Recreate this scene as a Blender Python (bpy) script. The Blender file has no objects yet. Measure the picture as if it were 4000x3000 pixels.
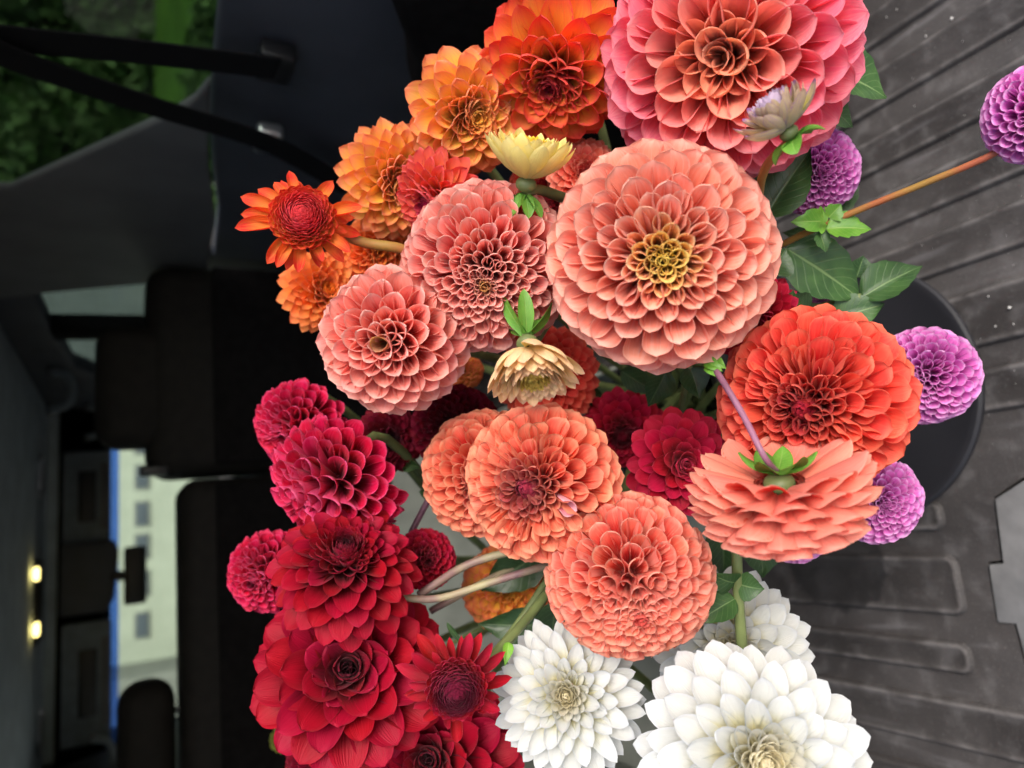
import bpy, bmesh, math, random
import numpy as np
from mathutils import Vector, Matrix

# ------------------------------------------------------------------ camera, world, light, exposure
SC = bpy.context.scene
COL = SC.collection
S = 4000 / 2212.0            # layout is noted on a 2212-pixel-wide copy of the photograph
FPX = 2773.0                 # focal length in photo pixels (phone main camera, about 25 mm equivalent)
CAMZ = 1.47                  # camera height over the street; the cargo floor is 0.72 below it
PITCH = math.atan(1500 / FPX)
YAW = math.atan(650 * math.cos(PITCH) / FPX)
FWD = Vector((math.sin(YAW) * math.cos(PITCH), math.cos(YAW) * math.cos(PITCH), -math.sin(PITCH)))
RGT = Vector((math.cos(YAW), -math.sin(YAW), 0))
UPV = RGT.cross(FWD)
EYE = Vector((0, 0, CAMZ))
CX, CY, CZ = -UPV, RGT, -FWD      # the phone was held on its side: picture right is down in the car

cam_d = bpy.data.cameras.new('camera')
cam = bpy.data.objects.new('camera', cam_d)
COL.objects.link(cam)
SC.camera = cam
cam.matrix_world = Matrix(((CX.x, CY.x, CZ.x, EYE.x), (CX.y, CY.y, CZ.y, EYE.y), (CX.z, CY.z, CZ.z, EYE.z), (0, 0, 0, 1)))
cam_d.sensor_fit = 'HORIZONTAL'
cam_d.sensor_width = 36
cam_d.lens = FPX / 4000 * 36
cam_d.clip_start = 0.02
cam_d.clip_end = 500
cam_d.dof.use_dof = True
cam_d.dof.focus_distance = 0.43
cam_d.dof.aperture_fstop = 5.0

SUN_EL, SUN_AZ = math.radians(42), math.radians(155)   # azimuth clockwise from +Y (car forward): behind, a little right
w = bpy.data.worlds.new('World')
SC.world = w
w.use_nodes = True
nt = w.node_tree
sky = nt.nodes.new('ShaderNodeTexSky')
sky.sky_type = 'NISHITA'
sky.sun_disc = False
sky.sun_elevation = SUN_EL
sky.sun_rotation = SUN_AZ
sky.air_density = 1.0
sky.dust_density = 4.0
sky.ozone_density = 1.0
bg = nt.nodes['Background']
bg.inputs[1].default_value = 0.13
nt.links.new(sky.outputs[0], bg.inputs[0])
sd = bpy.data.lights.new('sun', 'SUN')
sd.energy = 1.5
sd.angle = math.radians(36)
sd.color = (1, .99, .975)
sun = bpy.data.objects.new('sun', sd)
COL.objects.link(sun)
sdir = Vector((math.sin(SUN_AZ) * math.cos(SUN_EL), math.cos(SUN_AZ) * math.cos(SUN_EL), math.sin(SUN_EL)))
sun.rotation_euler = sdir.to_track_quat('Z', 'Y').to_euler()
sun.location = (1, -4, 5)
SC.view_settings.view_transform = 'Standard'
SC.view_settings.look = 'None'
SC.view_settings.exposure = 1.0
SC.view_settings.gamma = 1
SC.view_settings.use_curve_mapping = False
SC.cycles.use_denoising = True
SC.cycles.use_adaptive_sampling = True
SC.cycles.adaptive_threshold = 0.025
SC.cycles.max_bounces = 8
SC.cycles.diffuse_bounces = 4
SC.cycles.transparent_max_bounces = 12
SC.cycles.sample_clamp_indirect = 6

# ------------------------------------------------------------------ helpers
def ray(x, y):
    x *= S; y *= S
    return RGT * (1500 - y) + UPV * (2000 - x) + FWD * FPX
def at_d(x, y, d): return EYE + ray(x, y) * (d / FPX)
def at_x(x, y, X): r = ray(x, y); return EYE + r * (X / r.x)
def at_y(x, y, Y): r = ray(x, y); return EYE + r * (Y / r.y)
def at_z(x, y, Z): r = ray(x, y); return EYE + r * (Z / r.z)     # Z relative to the camera
FLOOR = CAMZ - 0.72

def lin(c):
    c = c / 255.0
    return c / 12.92 if c <= .04045 else ((c + .055) / 1.055) ** 2.4
def rgb(*c): return (lin(c[0]), lin(c[1]), lin(c[2]), 1)

def link(o, parent=None):
    COL.objects.link(o)
    if parent is not None: o.parent = parent
    return o
def empty(name, mat=None, loc=None):
    o = bpy.data.objects.new(name, None)
    o.empty_display_size = .01
    COL.objects.link(o)
    if mat is not None: o.matrix_basis = mat
    if loc is not None: o.location = loc
    return o
def tag(o, label=None, cat=None, group=None, kind=None):
    if label: o['label'] = label
    if cat: o['category'] = cat
    if group: o['group'] = group
    if kind: o['kind'] = kind
    return o
def mesh_obj(name, verts, faces, mats, parent=None, smooth=True, uvs=None, midx=None):
    me = bpy.data.meshes.new(name)
    me.from_pydata([tuple(v) for v in verts], [], faces)
    for m in (mats if isinstance(mats, (list, tuple)) else [mats]): me.materials.append(m)
    if smooth: me.polygons.foreach_set('use_smooth', [True] * len(me.polygons))
    if uvs is not None:
        uv = me.uv_layers.new(name='UVMap')
        li = np.zeros(len(me.loops), dtype=np.int32)
        me.loops.foreach_get('vertex_index', li)
        uv.data.foreach_set('uv', np.asarray(uvs, dtype=np.float32)[li].ravel())
    if midx is not None: me.polygons.foreach_set('material_index', midx)
    me.update()
    return link(bpy.data.objects.new(name, me), parent)
def bm_obj(name, bm, mat, parent=None, smooth=True):
    bmesh.ops.recalc_face_normals(bm, faces=bm.faces)
    me = bpy.data.meshes.new(name)
    bm.to_mesh(me); bm.free()
    for m in (mat if isinstance(mat, (list, tuple)) else [mat]): me.materials.append(m)
    if smooth:
        me.polygons.foreach_set('use_smooth', [True] * len(me.polygons))
        try: me.set_sharp_from_angle(angle=math.radians(40))
        except Exception: pass
    return link(bpy.data.objects.new(name, me), parent)
def rbox(name, x0, x1, y0, y1, z0, z1, mat, parent=None, bev=.01, seg=3, M=None):
    bm = bmesh.new()
    bmesh.ops.create_cube(bm, size=1)
    for v in bm.verts:
        v.co = Vector(((x0 + x1) / 2 + v.co.x * (x1 - x0), (y0 + y1) / 2 + v.co.y * (y1 - y0), (z0 + z1) / 2 + v.co.z * (z1 - z0)))
    if bev > 0: bmesh.ops.bevel(bm, geom=list(bm.edges), offset=bev, segments=seg, profile=.5, affect='EDGES')
    if M is not None: bm.transform(M)
    return bm_obj(name, bm, mat, parent)
def prism(name, pts, off, mat, parent=None, bev=0, seg=3):
    """polygon of 3-D points extruded by the vector off"""
    bm = bmesh.new()
    a = [bm.verts.new(p) for p in pts]
    b = [bm.verts.new(Vector(p) + Vector(off)) for p in pts]
    n = len(pts)
    bm.faces.new(a); bm.faces.new(b[::-1])
    for i in range(n): bm.faces.new((a[i], b[i], b[(i + 1) % n], a[(i + 1) % n]))
    if bev > 0:
        bmesh.ops.recalc_face_normals(bm, faces=bm.faces)
        bmesh.ops.bevel(bm, geom=list(bm.edges), offset=bev, segments=seg, profile=.5, affect='EDGES')
    return bm_obj(name, bm, mat, parent)
def smooth_path(pts, n):
    """Catmull-Rom through pts"""
    P = [Vector(p) for p in pts]
    P = [P[0] * 2 - P[1]] + P + [P[-1] * 2 - P[-2]]
    out = []
    segs = len(P) - 3
    for i in range(n + 1):
        t = i / n * segs
        k = min(int(t), segs - 1); t -= k
        a, b, c, d = P[k:k + 4]
        out.append(.5 * ((2 * b) + (c - a) * t + (2 * a - 5 * b + 4 * c - d) * t * t + (3 * b - a - 3 * c + d) * t ** 3))
    return out
def tube(name, pts, r0, r1, mat, parent=None, n=16, k=8):
    path = smooth_path(pts, n)
    V, Fc, uv = [], [], []
    side = None
    for i, p in enumerate(path):
        t = (path[min(i + 1, n)] - path[max(i - 1, 0)]).normalized()
        if side is None: side = t.orthogonal().normalized()
        side = (side - t * side.dot(t)).normalized()
        up = t.cross(side)
        r = r0 + (r1 - r0) * i / n
        for j in range(k):
            a = 2 * math.pi * j / k
            V.append(p + side * (math.cos(a) * r) + up * (math.sin(a) * r)); uv.append((j / k, i / n))
    for i in range(n):
        for j in range(k):
            Fc.append((i * k + j, i * k + (j + 1) % k, (i + 1) * k + (j + 1) % k, (i + 1) * k + j))
    Fc.append(tuple(range(k))[::-1]); Fc.append(tuple(range(n * k, n * k + k)))
    return mesh_obj(name, V, Fc, mat, parent, uvs=uv)
def to_local(parent, o):
    """o was made with world coordinates: bring its vertices into the parent's frame"""
    o.data.transform(parent.matrix_basis.inverted())
    return o

# ------------------------------------------------------------------ materials
def new_mat(name):
    m = bpy.data.materials.new(name)
    m.use_nodes = True
    t = m.node_tree
    for n in list(t.nodes): t.nodes.remove(n)
    out = t.nodes.new('ShaderNodeOutputMaterial')
    return m, t, out
def N(t, typ, **kw):
    n = t.nodes.new(typ)
    for k, v in kw.items(): setattr(n, k, v)
    return n
def val(t, x):
    return x
def math_n(t, op, a, b=None, clamp=False):
    n = N(t, 'ShaderNodeMath', operation=op, use_clamp=clamp)
    for i, x in enumerate((a, b)):
        if x is None: continue
        if isinstance(x, (int, float)): n.inputs[i].default_value = x
        else: t.links.new(x, n.inputs[i])
    return n.outputs[0]
def sstep(t, x, lo, hi, a=0., b=1.):
    n = N(t, 'ShaderNodeMapRange', interpolation_type='SMOOTHSTEP')
    t.links.new(x, n.inputs[0])
    for i, v in enumerate((lo, hi, a, b)): n.inputs[1 + i].default_value = v
    return n.outputs[0]
def mixc(t, f, a, b, mode='MIX'):
    n = N(t, 'ShaderNodeMix', data_type='RGBA', blend_type=mode)
    if isinstance(f, (int, float)): n.inputs[0].default_value = f
    else: t.links.new(f, n.inputs[0])
    for i, x in ((6, a), (7, b)):
        if isinstance(x, tuple): n.inputs[i].default_value = x
        else: t.links.new(x, n.inputs[i])
    return n.outputs[2]

def petal_mat(name, base, mid, edge, center, cr=(.1, .3), streak=.35, streak_c=None, transl=.55, edge_w=.5, rough=.5, vjit=.08, base_v=(.5, .88)):
    """colour runs from the throat to the rim of each petal; object colour red = how far out the petal stands"""
    m, t, out = new_mat(name)
    uv = N(t, 'ShaderNodeUVMap')
    sep = N(t, 'ShaderNodeSeparateXYZ'); t.links.new(uv.outputs[0], sep.inputs[0])
    u, v = sep.outputs[0], sep.outputs[1]
    oi = N(t, 'ShaderNodeObjectInfo')
    sc = N(t, 'ShaderNodeSeparateColor'); t.links.new(oi.outputs['Color'], sc.inputs[0])
    ring, rnd = sc.outputs[0], oi.outputs['Random']
    au = math_n(t, 'ABSOLUTE', math_n(t, 'MULTIPLY_ADD', u, 2.)); 
    au.node.inputs[0].default_value = 0
    ma = N(t, 'ShaderNodeMath', operation='MULTIPLY_ADD'); t.links.new(u, ma.inputs[0]); ma.inputs[1].default_value = 2; ma.inputs[2].default_value = -1
    au = math_n(t, 'ABSOLUTE', ma.outputs[0])
    col = mixc(t, sstep(t, v, *base_v), base, mid)
    rim = math_n(t, 'MAXIMUM', math_n(t, 'MULTIPLY', sstep(t, au, .78, 1.), sstep(t, v, .45, .75)), sstep(t, v, .88, 1.))
    # veins
    cmb = N(t, 'ShaderNodeCombineXYZ')
    t.links.new(math_n(t, 'MULTIPLY', u, 20.), cmb.inputs[0]); t.links.new(math_n(t, 'MULTIPLY', v, 1.1), cmb.inputs[1])
    t.links.new(math_n(t, 'MULTIPLY', rnd, 37.), cmb.inputs[2])
    no = N(t, 'ShaderNodeTexNoise'); no.inputs['Scale'].default_value = 1.6; no.inputs['Detail'].default_value = 4
    t.links.new(cmb.outputs[0], no.inputs[0])
    cmb2 = N(t, 'ShaderNodeCombineXYZ')
    t.links.new(math_n(t, 'MULTIPLY', u, 2.2), cmb2.inputs[0]); t.links.new(math_n(t, 'MULTIPLY', v, 1.6), cmb2.inputs[1])
    t.links.new(math_n(t, 'MULTIPLY', rnd, 91.), cmb2.inputs[2])
    no2 = N(t, 'ShaderNodeTexNoise'); no2.inputs['Scale'].default_value = 1.3; no2.inputs['Detail'].default_value = 2
    t.links.new(cmb2.outputs[0], no2.inputs[0])
    col = mixc(t, math_n(t, 'MULTIPLY', rim, edge_w), col, edge)
    col = mixc(t, math_n(t, 'MULTIPLY', sstep(t, no.outputs[0], .45, .7), streak), col, streak_c or edge)
    col = mixc(t, math_n(t, 'MULTIPLY', sstep(t, no2.outputs[0], .52, .78), streak * .6), col, base)
    col = mixc(t, sstep(t, ring, cr[0], cr[1], 1., 0.), col, center)
    hs = N(t, 'ShaderNodeHueSaturation')
    t.links.new(col, hs.inputs['Color'])
    mr = N(t, 'ShaderNodeMapRange'); t.links.new(rnd, mr.inputs[0]); mr.inputs[3].default_value = 1 - vjit; mr.inputs[4].default_value = 1 + vjit * .6
    t.links.new(mr.outputs[0], hs.inputs['Value'])
    mr2 = N(t, 'ShaderNodeMapRange'); t.links.new(sc.outputs[1], mr2.inputs[0]); mr2.inputs[3].default_value = .495; mr2.inputs[4].default_value = .505
    t.links.new(mr2.outputs[0], hs.inputs['Hue'])
    bp = N(t, 'ShaderNodeBump'); bp.inputs['Strength'].default_value = .45; bp.inputs['Distance'].default_value = .0012
    t.links.new(no.outputs[0], bp.inputs['Height'])
    pr = N(t, 'ShaderNodeBsdfPrincipled')
    t.links.new(hs.outputs[0], pr.inputs['Base Color']); pr.inputs['Roughness'].default_value = rough
    pr.inputs['Specular IOR Level'].default_value = .28
    pr.inputs['Sheen Weight'].default_value = .08
    t.links.new(bp.outputs[0], pr.inputs['Normal'])
    tr = N(t, 'ShaderNodeBsdfTranslucent'); t.links.new(hs.outputs[0], tr.inputs[0]); t.links.new(bp.outputs[0], tr.inputs['Normal'])
    mx = N(t, 'ShaderNodeMixShader'); mx.inputs[0].default_value = transl
    t.links.new(pr.outputs[0], mx.inputs[1]); t.links.new(tr.outputs[0], mx.inputs[2])
    t.links.new(mx.outputs[0], out.inputs[0])
    return m

def plain_mat(name, color, rough=.6, spec=.3, noise=.15, scale=30., bump=.1, bscale=200., metal=0., color2=None, bdist=.001):
    m, t, out = new_mat(name)
    tc = N(t, 'ShaderNodeTexCoord')
    no = N(t, 'ShaderNodeTexNoise'); no.inputs['Scale'].default_value = scale; no.inputs['Detail'].default_value = 6
    t.links.new(tc.outputs['Object'], no.inputs[0])
    dark = color2 or tuple(c * (1 - noise * 1.6) for c in color[:3]) + (1,)
    lite = tuple(min(1, c * (1 + noise)) for c in color[:3]) + (1,)
    col = mixc(t, sstep(t, no.outputs[0], .3, .7), dark, lite)
    nb = N(t, 'ShaderNodeTexNoise'); nb.inputs['Scale'].default_value = bscale; nb.inputs['Detail'].default_value = 3
    t.links.new(tc.outputs['Object'], nb.inputs[0])
    bp = N(t, 'ShaderNodeBump'); bp.inputs['Strength'].default_value = bump; bp.inputs['Distance'].default_value = bdist
    t.links.new(nb.outputs[0], bp.inputs['Height'])
    pr = N(t, 'ShaderNodeBsdfPrincipled')
    t.links.new(col, pr.inputs['Base Color']); pr.inputs['Roughness'].default_value = rough
    pr.inputs['Specular IOR Level'].default_value = spec; pr.inputs['Metallic'].default_value = metal
    t.links.new(bp.outputs[0], pr.inputs['Normal'])
    t.links.new(pr.outputs[0], out.inputs[0])
    return m

def leaf_mat(name, c1, c2, vein, rough=.38):
    m, t, out = new_mat(name)
    uv = N(t, 'ShaderNodeUVMap')
    sep = N(t, 'ShaderNodeSeparateXYZ'); t.links.new(uv.outputs[0], sep.inputs[0])
    u, v = sep.outputs[0], sep.outputs[1]
    ma = N(t, 'ShaderNodeMath', operation='MULTIPLY_ADD'); t.links.new(u, ma.inputs[0]); ma.inputs[1].default_value = 2; ma.inputs[2].default_value = -1
    au = math_n(t, 'ABSOLUTE', ma.outputs[0])
    mid = sstep(t, au, .02, .07, 1., 0.)
    # side veins sweep forward from the midrib
    ph = math_n(t, 'SUBTRACT', math_n(t, 'MULTIPLY', v, 8.), math_n(t, 'MULTIPLY', au, 2.2))
    fr = math_n(t, 'ABSOLUTE', math_n(t, 'SUBTRACT', math_n(t, 'FRACT', ph), .5))
    sv = math_n(t, 'MULTIPLY', sstep(t, fr, .02, .09, 1., 0.), sstep(t, au, .85, 1., 1., 0.))
    oi = N(t, 'ShaderNodeObjectInfo')
    tc = N(t, 'ShaderNodeTexCoord')
    no = N(t, 'ShaderNodeTexNoise'); no.inputs['Scale'].default_value = 60; no.inputs['Detail'].default_value = 5
    t.links.new(tc.outputs['Object'], no.inputs[0])
    col = mixc(t, sstep(t, no.outputs[0], .3, .7), c1, c2)
    vv = math_n(t, 'MAXIMUM', math_n(t, 'MULTIPLY', mid, .5), math_n(t, 'MULTIPLY', sv, .16))
    col = mixc(t, vv, col, vein)
    hs = N(t, 'ShaderNodeHueSaturation'); t.links.new(col, hs.inputs['Color'])
    mr = N(t, 'ShaderNodeMapRange'); t.links.new(oi.outputs['Random'], mr.inputs[0]); mr.inputs[3].default_value = .8; mr.inputs[4].default_value = 1.15
    t.links.new(mr.outputs[0], hs.inputs['Value'])
    h = math_n(t, 'ADD', math_n(t, 'MULTIPLY', vv, -1.), math_n(t, 'MULTIPLY', no.outputs[0], .5))
    bp = N(t, 'ShaderNodeBump'); bp.inputs['Strength'].default_value = .5; bp.inputs['Distance'].default_value = .0015
    t.links.new(h, bp.inputs['Height'])
    pr = N(t, 'ShaderNodeBsdfPrincipled'); t.links.new(hs.outputs[0], pr.inputs['Base Color'])
    pr.inputs['Roughness'].default_value = rough; pr.inputs['Specular IOR Level'].default_value = .45
    t.links.new(bp.outputs[0], pr.inputs['Normal'])
    tr = N(t, 'ShaderNodeBsdfTranslucent'); t.links.new(hs.outputs[0], tr.inputs[0])
    mx = N(t, 'ShaderNodeMixShader'); mx.inputs[0].default_value = .2
    t.links.new(pr.outputs[0], mx.inputs[1]); t.links.new(tr.outputs[0], mx.inputs[2])
    t.links.new(mx.outputs[0], out.inputs[0])
    return m
def glass_mat(name, tint, gloss=.035):
    m, t, out = new_mat(name)
    tr = N(t, 'ShaderNodeBsdfTransparent'); tr.inputs[0].default_value = tint
    gl = N(t, 'ShaderNodeBsdfGlossy'); gl.inputs['Roughness'].default_value = .02
    mx = N(t, 'ShaderNodeMixShader')
    mx.inputs[0].default_value = gloss
    t.links.new(tr.outputs[0], mx.inputs[1]); t.links.new(gl.outputs[0], mx.inputs[2])
    t.links.new(mx.outputs[0], out.inputs[0])
    return m
def emit_mat(name, c, s):
    m, t, out = new_mat(name)
    e = N(t, 'ShaderNodeEmission'); e.inputs[0].default_value = c; e.inputs[1].default_value = s
    t.links.new(e.outputs[0], out.inputs[0])
    return m

PAL = {}
def palette(key, base, mid, edge, back, center, cr=(.1, .3), **kw):
    PAL[key] = (petal_mat(key + '_petal_front', rgb(*base), rgb(*mid), rgb(*edge), rgb(*center), cr, **kw),
                petal_mat(key + '_petal_back', rgb(*mid), rgb(*[(a + b) / 2 for a, b in zip(mid, back)]), rgb(*back), rgb(*center), cr, **dict(kw, base_v=(.2, .95))))
palette('coral', (238, 110, 74), (255, 176, 152), (255, 220, 204), (255, 216, 198), (255, 232, 128), (.06, .26), streak=.35, edge_w=.65)
palette('pink', (242, 96, 84), (254, 138, 156), (255, 190, 200), (254, 178, 196), (255, 194, 158), (.10, .5), streak=.45, streak_c=rgb(244, 86, 138), edge_w=.6)
palette('peach', (240, 92, 78), (255, 168, 154), (255, 220, 208), (255, 218, 204), (224, 172, 102), (.03, .1), streak=.3, edge_w=.65)
palette('shrimp', (236, 66, 50), (254, 146, 122), (255, 208, 180), (255, 200, 180), (232, 100, 92), (.03, .1), streak=.3, edge_w=.65)
palette('orange_red', (255, 196, 74), (253, 112, 72), (248, 84, 76), (250, 106, 104), (190, 26, 54), (.08, .26), streak=.3, base_v=(.62, .98))
palette('apricot', (255, 216, 84), (255, 174, 112), (254, 146, 110), (255, 192, 152), (255, 206, 84), (.06, .34), streak=.35, base_v=(.65, 1.0))
palette('tangerine', (255, 178, 56), (255, 164, 88), (253, 152, 98), (255, 180, 122), (255, 166, 54), (.05, .2), streak=.3)
palette('pink_orange', (253, 156, 92), (249, 118, 96), (243, 100, 112), (247, 128, 142), (206, 24, 92), (.15, .4), streak=.3)
palette('coral_red', (222, 38, 32), (252, 104, 84), (255, 160, 126), (254, 152, 120), (194, 40, 60), (.14, .34), streak=.25, edge_w=.6)
palette('coral_orange', (238, 74, 54), (255, 148, 118), (255, 204, 164), (254, 194, 156), (188, 56, 86), (.14, .36), streak=.3, edge_w=.65)
palette('magenta', (154, 0, 38), (222, 6, 76), (250, 88, 140), (248, 124, 176), (124, 0, 40), (.02, .12), streak=.25, edge_w=.65)
palette('red', (116, 0, 22), (186, 0, 46), (204, 16, 62), (198, 20, 66), (80, 0, 26), (.06, .34), streak=.2)
palette('rose_red', (150, 2, 30), (208, 16, 64), (232, 60, 98), (230, 82, 118), (140, 4, 40), (.02, .12), streak=.25)
palette('wine', (96, 0, 20), (136, 4, 38), (156, 20, 54), (160, 30, 68), (80, 0, 28), (.02, .12), streak=.2)
palette('garnet', (160, 0, 24), (196, 6, 44), (212, 40, 72), (210, 54, 98), (130, 14, 56), (.3, .75), streak=.3)
palette('white', (246, 238, 192), (228, 229, 225), (227, 231, 238), (221, 227, 235), (254, 247, 220), (.12, .38), streak=.1, transl=.5, vjit=.05, streak_c=rgb(236, 233, 216), base_v=(.35, .75))
palette('purple', (206, 80, 188), (242, 142, 222), (253, 216, 250), (248, 184, 238), (228, 124, 210), (.02, .06), streak=.25, edge_w=.8)
palette('blush', (240, 120, 150), (246, 190, 206), (250, 232, 238), (250, 236, 240), (246, 200, 210))
palette('yellow', (252, 224, 104), (254, 242, 156), (255, 246, 196), (255, 244, 184), (254, 230, 80), (.05, .4), streak=.2)
palette('cream', (250, 234, 150), (254, 232, 180), (252, 216, 192), (255, 234, 194), (236, 214, 110), (.02, .3), streak=.35, streak_c=rgb(240, 188, 190))
palette('lilac_bud', (200, 196, 96), (232, 214, 180), (186, 120, 212), (226, 208, 160), (238, 222, 240), (.2, .5), streak=.5, streak_c=rgb(160, 90, 196), edge_w=.9)
palette('ember', (250, 150, 60), (240, 62, 44), (246, 92, 60), (244, 86, 60), (238, 76, 84), (.3, .72), streak=.45, streak_c=rgb(252, 180, 76))
palette('lime_bud', (170, 176, 70), (180, 186, 84), (190, 196, 100), (180, 186, 90), (170, 176, 70))

M_leaf = leaf_mat('dahlia_leaf', rgb(46, 78, 40), rgb(68, 102, 52), rgb(140, 168, 110))
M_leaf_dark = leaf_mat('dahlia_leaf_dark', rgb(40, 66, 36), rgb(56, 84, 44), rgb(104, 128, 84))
M_leaf_bright = leaf_mat('dahlia_leaf_young', rgb(84, 140, 44), rgb(116, 166, 58), rgb(170, 200, 110))
M_sepal = leaf_mat('dahlia_sepal', rgb(82, 132, 46), rgb(108, 156, 58), rgb(140, 176, 88), .4)
M_stem_g = plain_mat('green_stem', rgb(104, 116, 70), .5, .4, .2, 40)
M_stem_p = plain_mat('purple_stem', rgb(126, 84, 104), .45, .4, .25, 40)
M_stem_o = plain_mat('rusty_stem', rgb(140, 70, 48), .5, .4, .25, 30, color2=rgb(140, 110, 50))
M_stem_d = plain_mat('olive_stem', rgb(134, 128, 96), .5, .4, .3, 30, color2=rgb(112, 78, 84))

# ------------------------------------------------------------------ the car around the cargo space (lengths relative to the eye)
ZC = CAMZ
M_headliner = plain_mat('headliner_cloth', rgb(190, 200, 204), .95, .1, .08, 12, .3, 900)
M_trim = plain_mat('grey_trim', rgb(66, 68, 75), .6, .3, .08, 10, .2, 700)
M_trim_l = plain_mat('pillar_trim', rgb(92, 92, 95), .6, .3, .08, 10, .2, 700)
M_black = plain_mat('black_carpet', rgb(20, 18, 18), .95, .1, .2, 60, .3, 900)
M_seat = plain_mat('black_seat_cloth', rgb(28, 25, 22), .75, .2, .15, 40, .3, 900)
M_plastic = plain_mat('black_plastic', rgb(28, 28, 30), .4, .4, .1, 30, .1, 500)
M_belt = plain_mat('seat_belt_webbing', rgb(20, 19, 21), .8, .15, .1, 200, .2, 1500)
M_visor = plain_mat('visor_vinyl', rgb(110, 118, 126), .7, .2, .1, 20, .2, 800)
M_chrome = plain_mat('satin_metal', rgb(190, 192, 196), .3, .5, .05, 20, .05, 300, metal=.9)
M_tint = glass_mat('privacy_glass', (.42, .46, .43, 1))
M_side = glass_mat('side_glass', (.8, .84, .82, 1))
M_door = glass_mat('door_glass', (.26, .30, .31, 1))
M_clear = glass_mat('windscreen_glass', (.66, .72, .68, 1))
M_band = glass_mat('blue_shade_band', (.22, .36, .66, 1))
M_dusk = glass_mat('dark_screen_edge', (.03, .035, .04, 1))
M_greyp = plain_mat('grey_bin_plastic', rgb(128, 132, 124), .7, .25, .12, 14, .15, 300)
M_sill = plain_mat('grey_sill', rgb(116, 116, 116), .6, .3, .12, 40, .15, 900)

XR, XL = .62, -.80
YB, YF = .36, 3.62        # tailgate opening, windscreen header
# ceiling
ceil = rbox('ceiling', XL - .02, XR + .06, YB + .02, YF, ZC + .30, ZC + .34, M_headliner, bev=.012)
tag(ceil, 'dark grey cloth headliner of the car', kind='structure')
fl = rbox('cargo_floor', XL, XR + .08, YB - .16, 1.62, FLOOR - .06, FLOOR - .012, M_black, bev=.004)
tag(fl, 'black carpeted cargo floor under the rubber mat', kind='structure')
ff = rbox('cabin_floor', XL, XR + .08, 1.63, 4.2, FLOOR - .3, FLOOR - .25, M_black, bev=0)
tag(ff, 'black cabin floor ahead of the rear bench', kind='structure')

def wall_pts(pts, X=XR): return [at_x(x, y, X) for x, y in pts]
# right side wall: lower trim, pillar, upper rail, door below the glass
def yz(X, lst): return [Vector((X, y, ZC + z)) for y, z in lst]
sw = prism('side_wall', yz(XR, [(YB, -.76), (1.62, -.76), (1.62, -.165), (1.36, -.15), (1.22, -.128), (1.06, -.108), (.9, -.098), (.6, -.085), (YB, -.08)]), (.025, 0, 0), M_trim, bev=.012)
tag(sw, 'dark grey side trim of the cargo bay below the quarter window', kind='structure')
pil = prism('pillar_trim', yz(XR - .012, [(.93, -.098), (.985, -.082), (1.04, -.05), (1.344, .174), (1.37, .31), (1.99, .31), (1.90, .17), (1.80, -.02), (1.755, -.16), (1.40, -.15), (1.15, -.115)]), (.016, 0, 0), M_trim_l, bev=.006, seg=3)
tag(pil, 'grey moulded pillar trim between the quarter window and rear door', kind='structure')
rail = prism('roof_rail', yz(XR + .0, [(YB, .31), (YB, .22), (.8, .245), (1.3, .26), (1.36, .31)]), (.06, 0, 0), M_trim, bev=.008)
tag(rail, 'grey roof rail trim above the quarter window', kind='structure')
dpil = prism('rear_pillar', yz(XR + .0, [(YB, .24), (YB, -.09), (YB + .06, -.09), (YB + .1, .24)]), (.06, 0, 0), M_trim, bev=.008)
tag(dpil, 'grey pillar trim at the edge of the tailgate opening', kind='structure')
dr = prism('door_panel', yz(XR + .03, [(1.64, -.76), (3.75, -.76), (3.75, -.2), (1.76, -.13), (1.64, -.14)]), (.06, 0, 0), M_plastic, bev=.01)
tag(dr, 'black door panels along the right side of the cabin', kind='structure')
ap = prism('door_frame', yz(XR + .0, [(1.99, .31), (1.93, .20), (2.3, .19), (2.75, .16), (3.55, -.2), (4.1, -.2), (4.1, .31)]), (.06, 0, 0), M_trim, bev=.012)
tag(ap, 'grey trim of the door frame and windscreen pillar', kind='structure')
bp_ = prism('door_pillar', yz(XR + .004, [(2.28, .2), (2.24, -.16), (2.36, -.16), (2.40, .2)]), (.05, 0, 0), M_black, bev=.008)
tag(bp_, 'black pillar between the two right side doors', kind='structure')
# left side wall (out of frame, keeps the bay shaded)
lw = prism('side_wall', yz(XL, [(YB, -.76), (4.0, -.76), (4.0, -.1), (YB, -.1)]), (-.06, 0, 0), M_trim, bev=.01)
tag(lw, 'dark trim along the far side of the cargo bay', kind='structure')
lw2 = prism('roof_rail', yz(XL, [(YB, .22), (3.0, .22), (3.0, .31), (YB, .31)]), (-.06, 0, 0), M_trim, bev=.008)
lw4 = prism('windshield_pillar', yz(XL, [(3.02, .31), (3.02, .2), (3.5, -.08), (4.05, -.08), (4.05, .31)]), (-.06, 0, 0), M_trim, bev=.008)
tag(lw4, 'grey windscreen pillar trim on the driver side', kind='structure')
tag(lw2, 'roof rail trim over the far side windows', kind='structure')
lw3 = prism('pillar_trim', yz(XL, [(1.2, -.1), (1.75, -.1), (1.95, .22), (1.35, .22)]), (-.06, 0, 0), M_trim_l, bev=.01)
tag(lw3, 'grey pillar trim on the far side of the rear bench', kind='structure')
def pane(name, pts, off, mat, label, cat='window'):
    o = prism(name, pts, off, mat)
    return tag(o, label, cat)
pane('quarter_window', yz(XR + .027, [(YB + .03, -.12), (1.3, -.17), (1.5, .27), (YB + .05, .27)]), (.004, 0, 0), M_tint, 'dark tinted quarter window looking onto trees and lawn')
pane('door_window', yz(XR + .045, [(1.78, -.15), (3.6, -.22), (3.0, .2), (1.9, .22)]), (.004, 0, 0), M_door, 'side door window behind the rear headrest')
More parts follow.
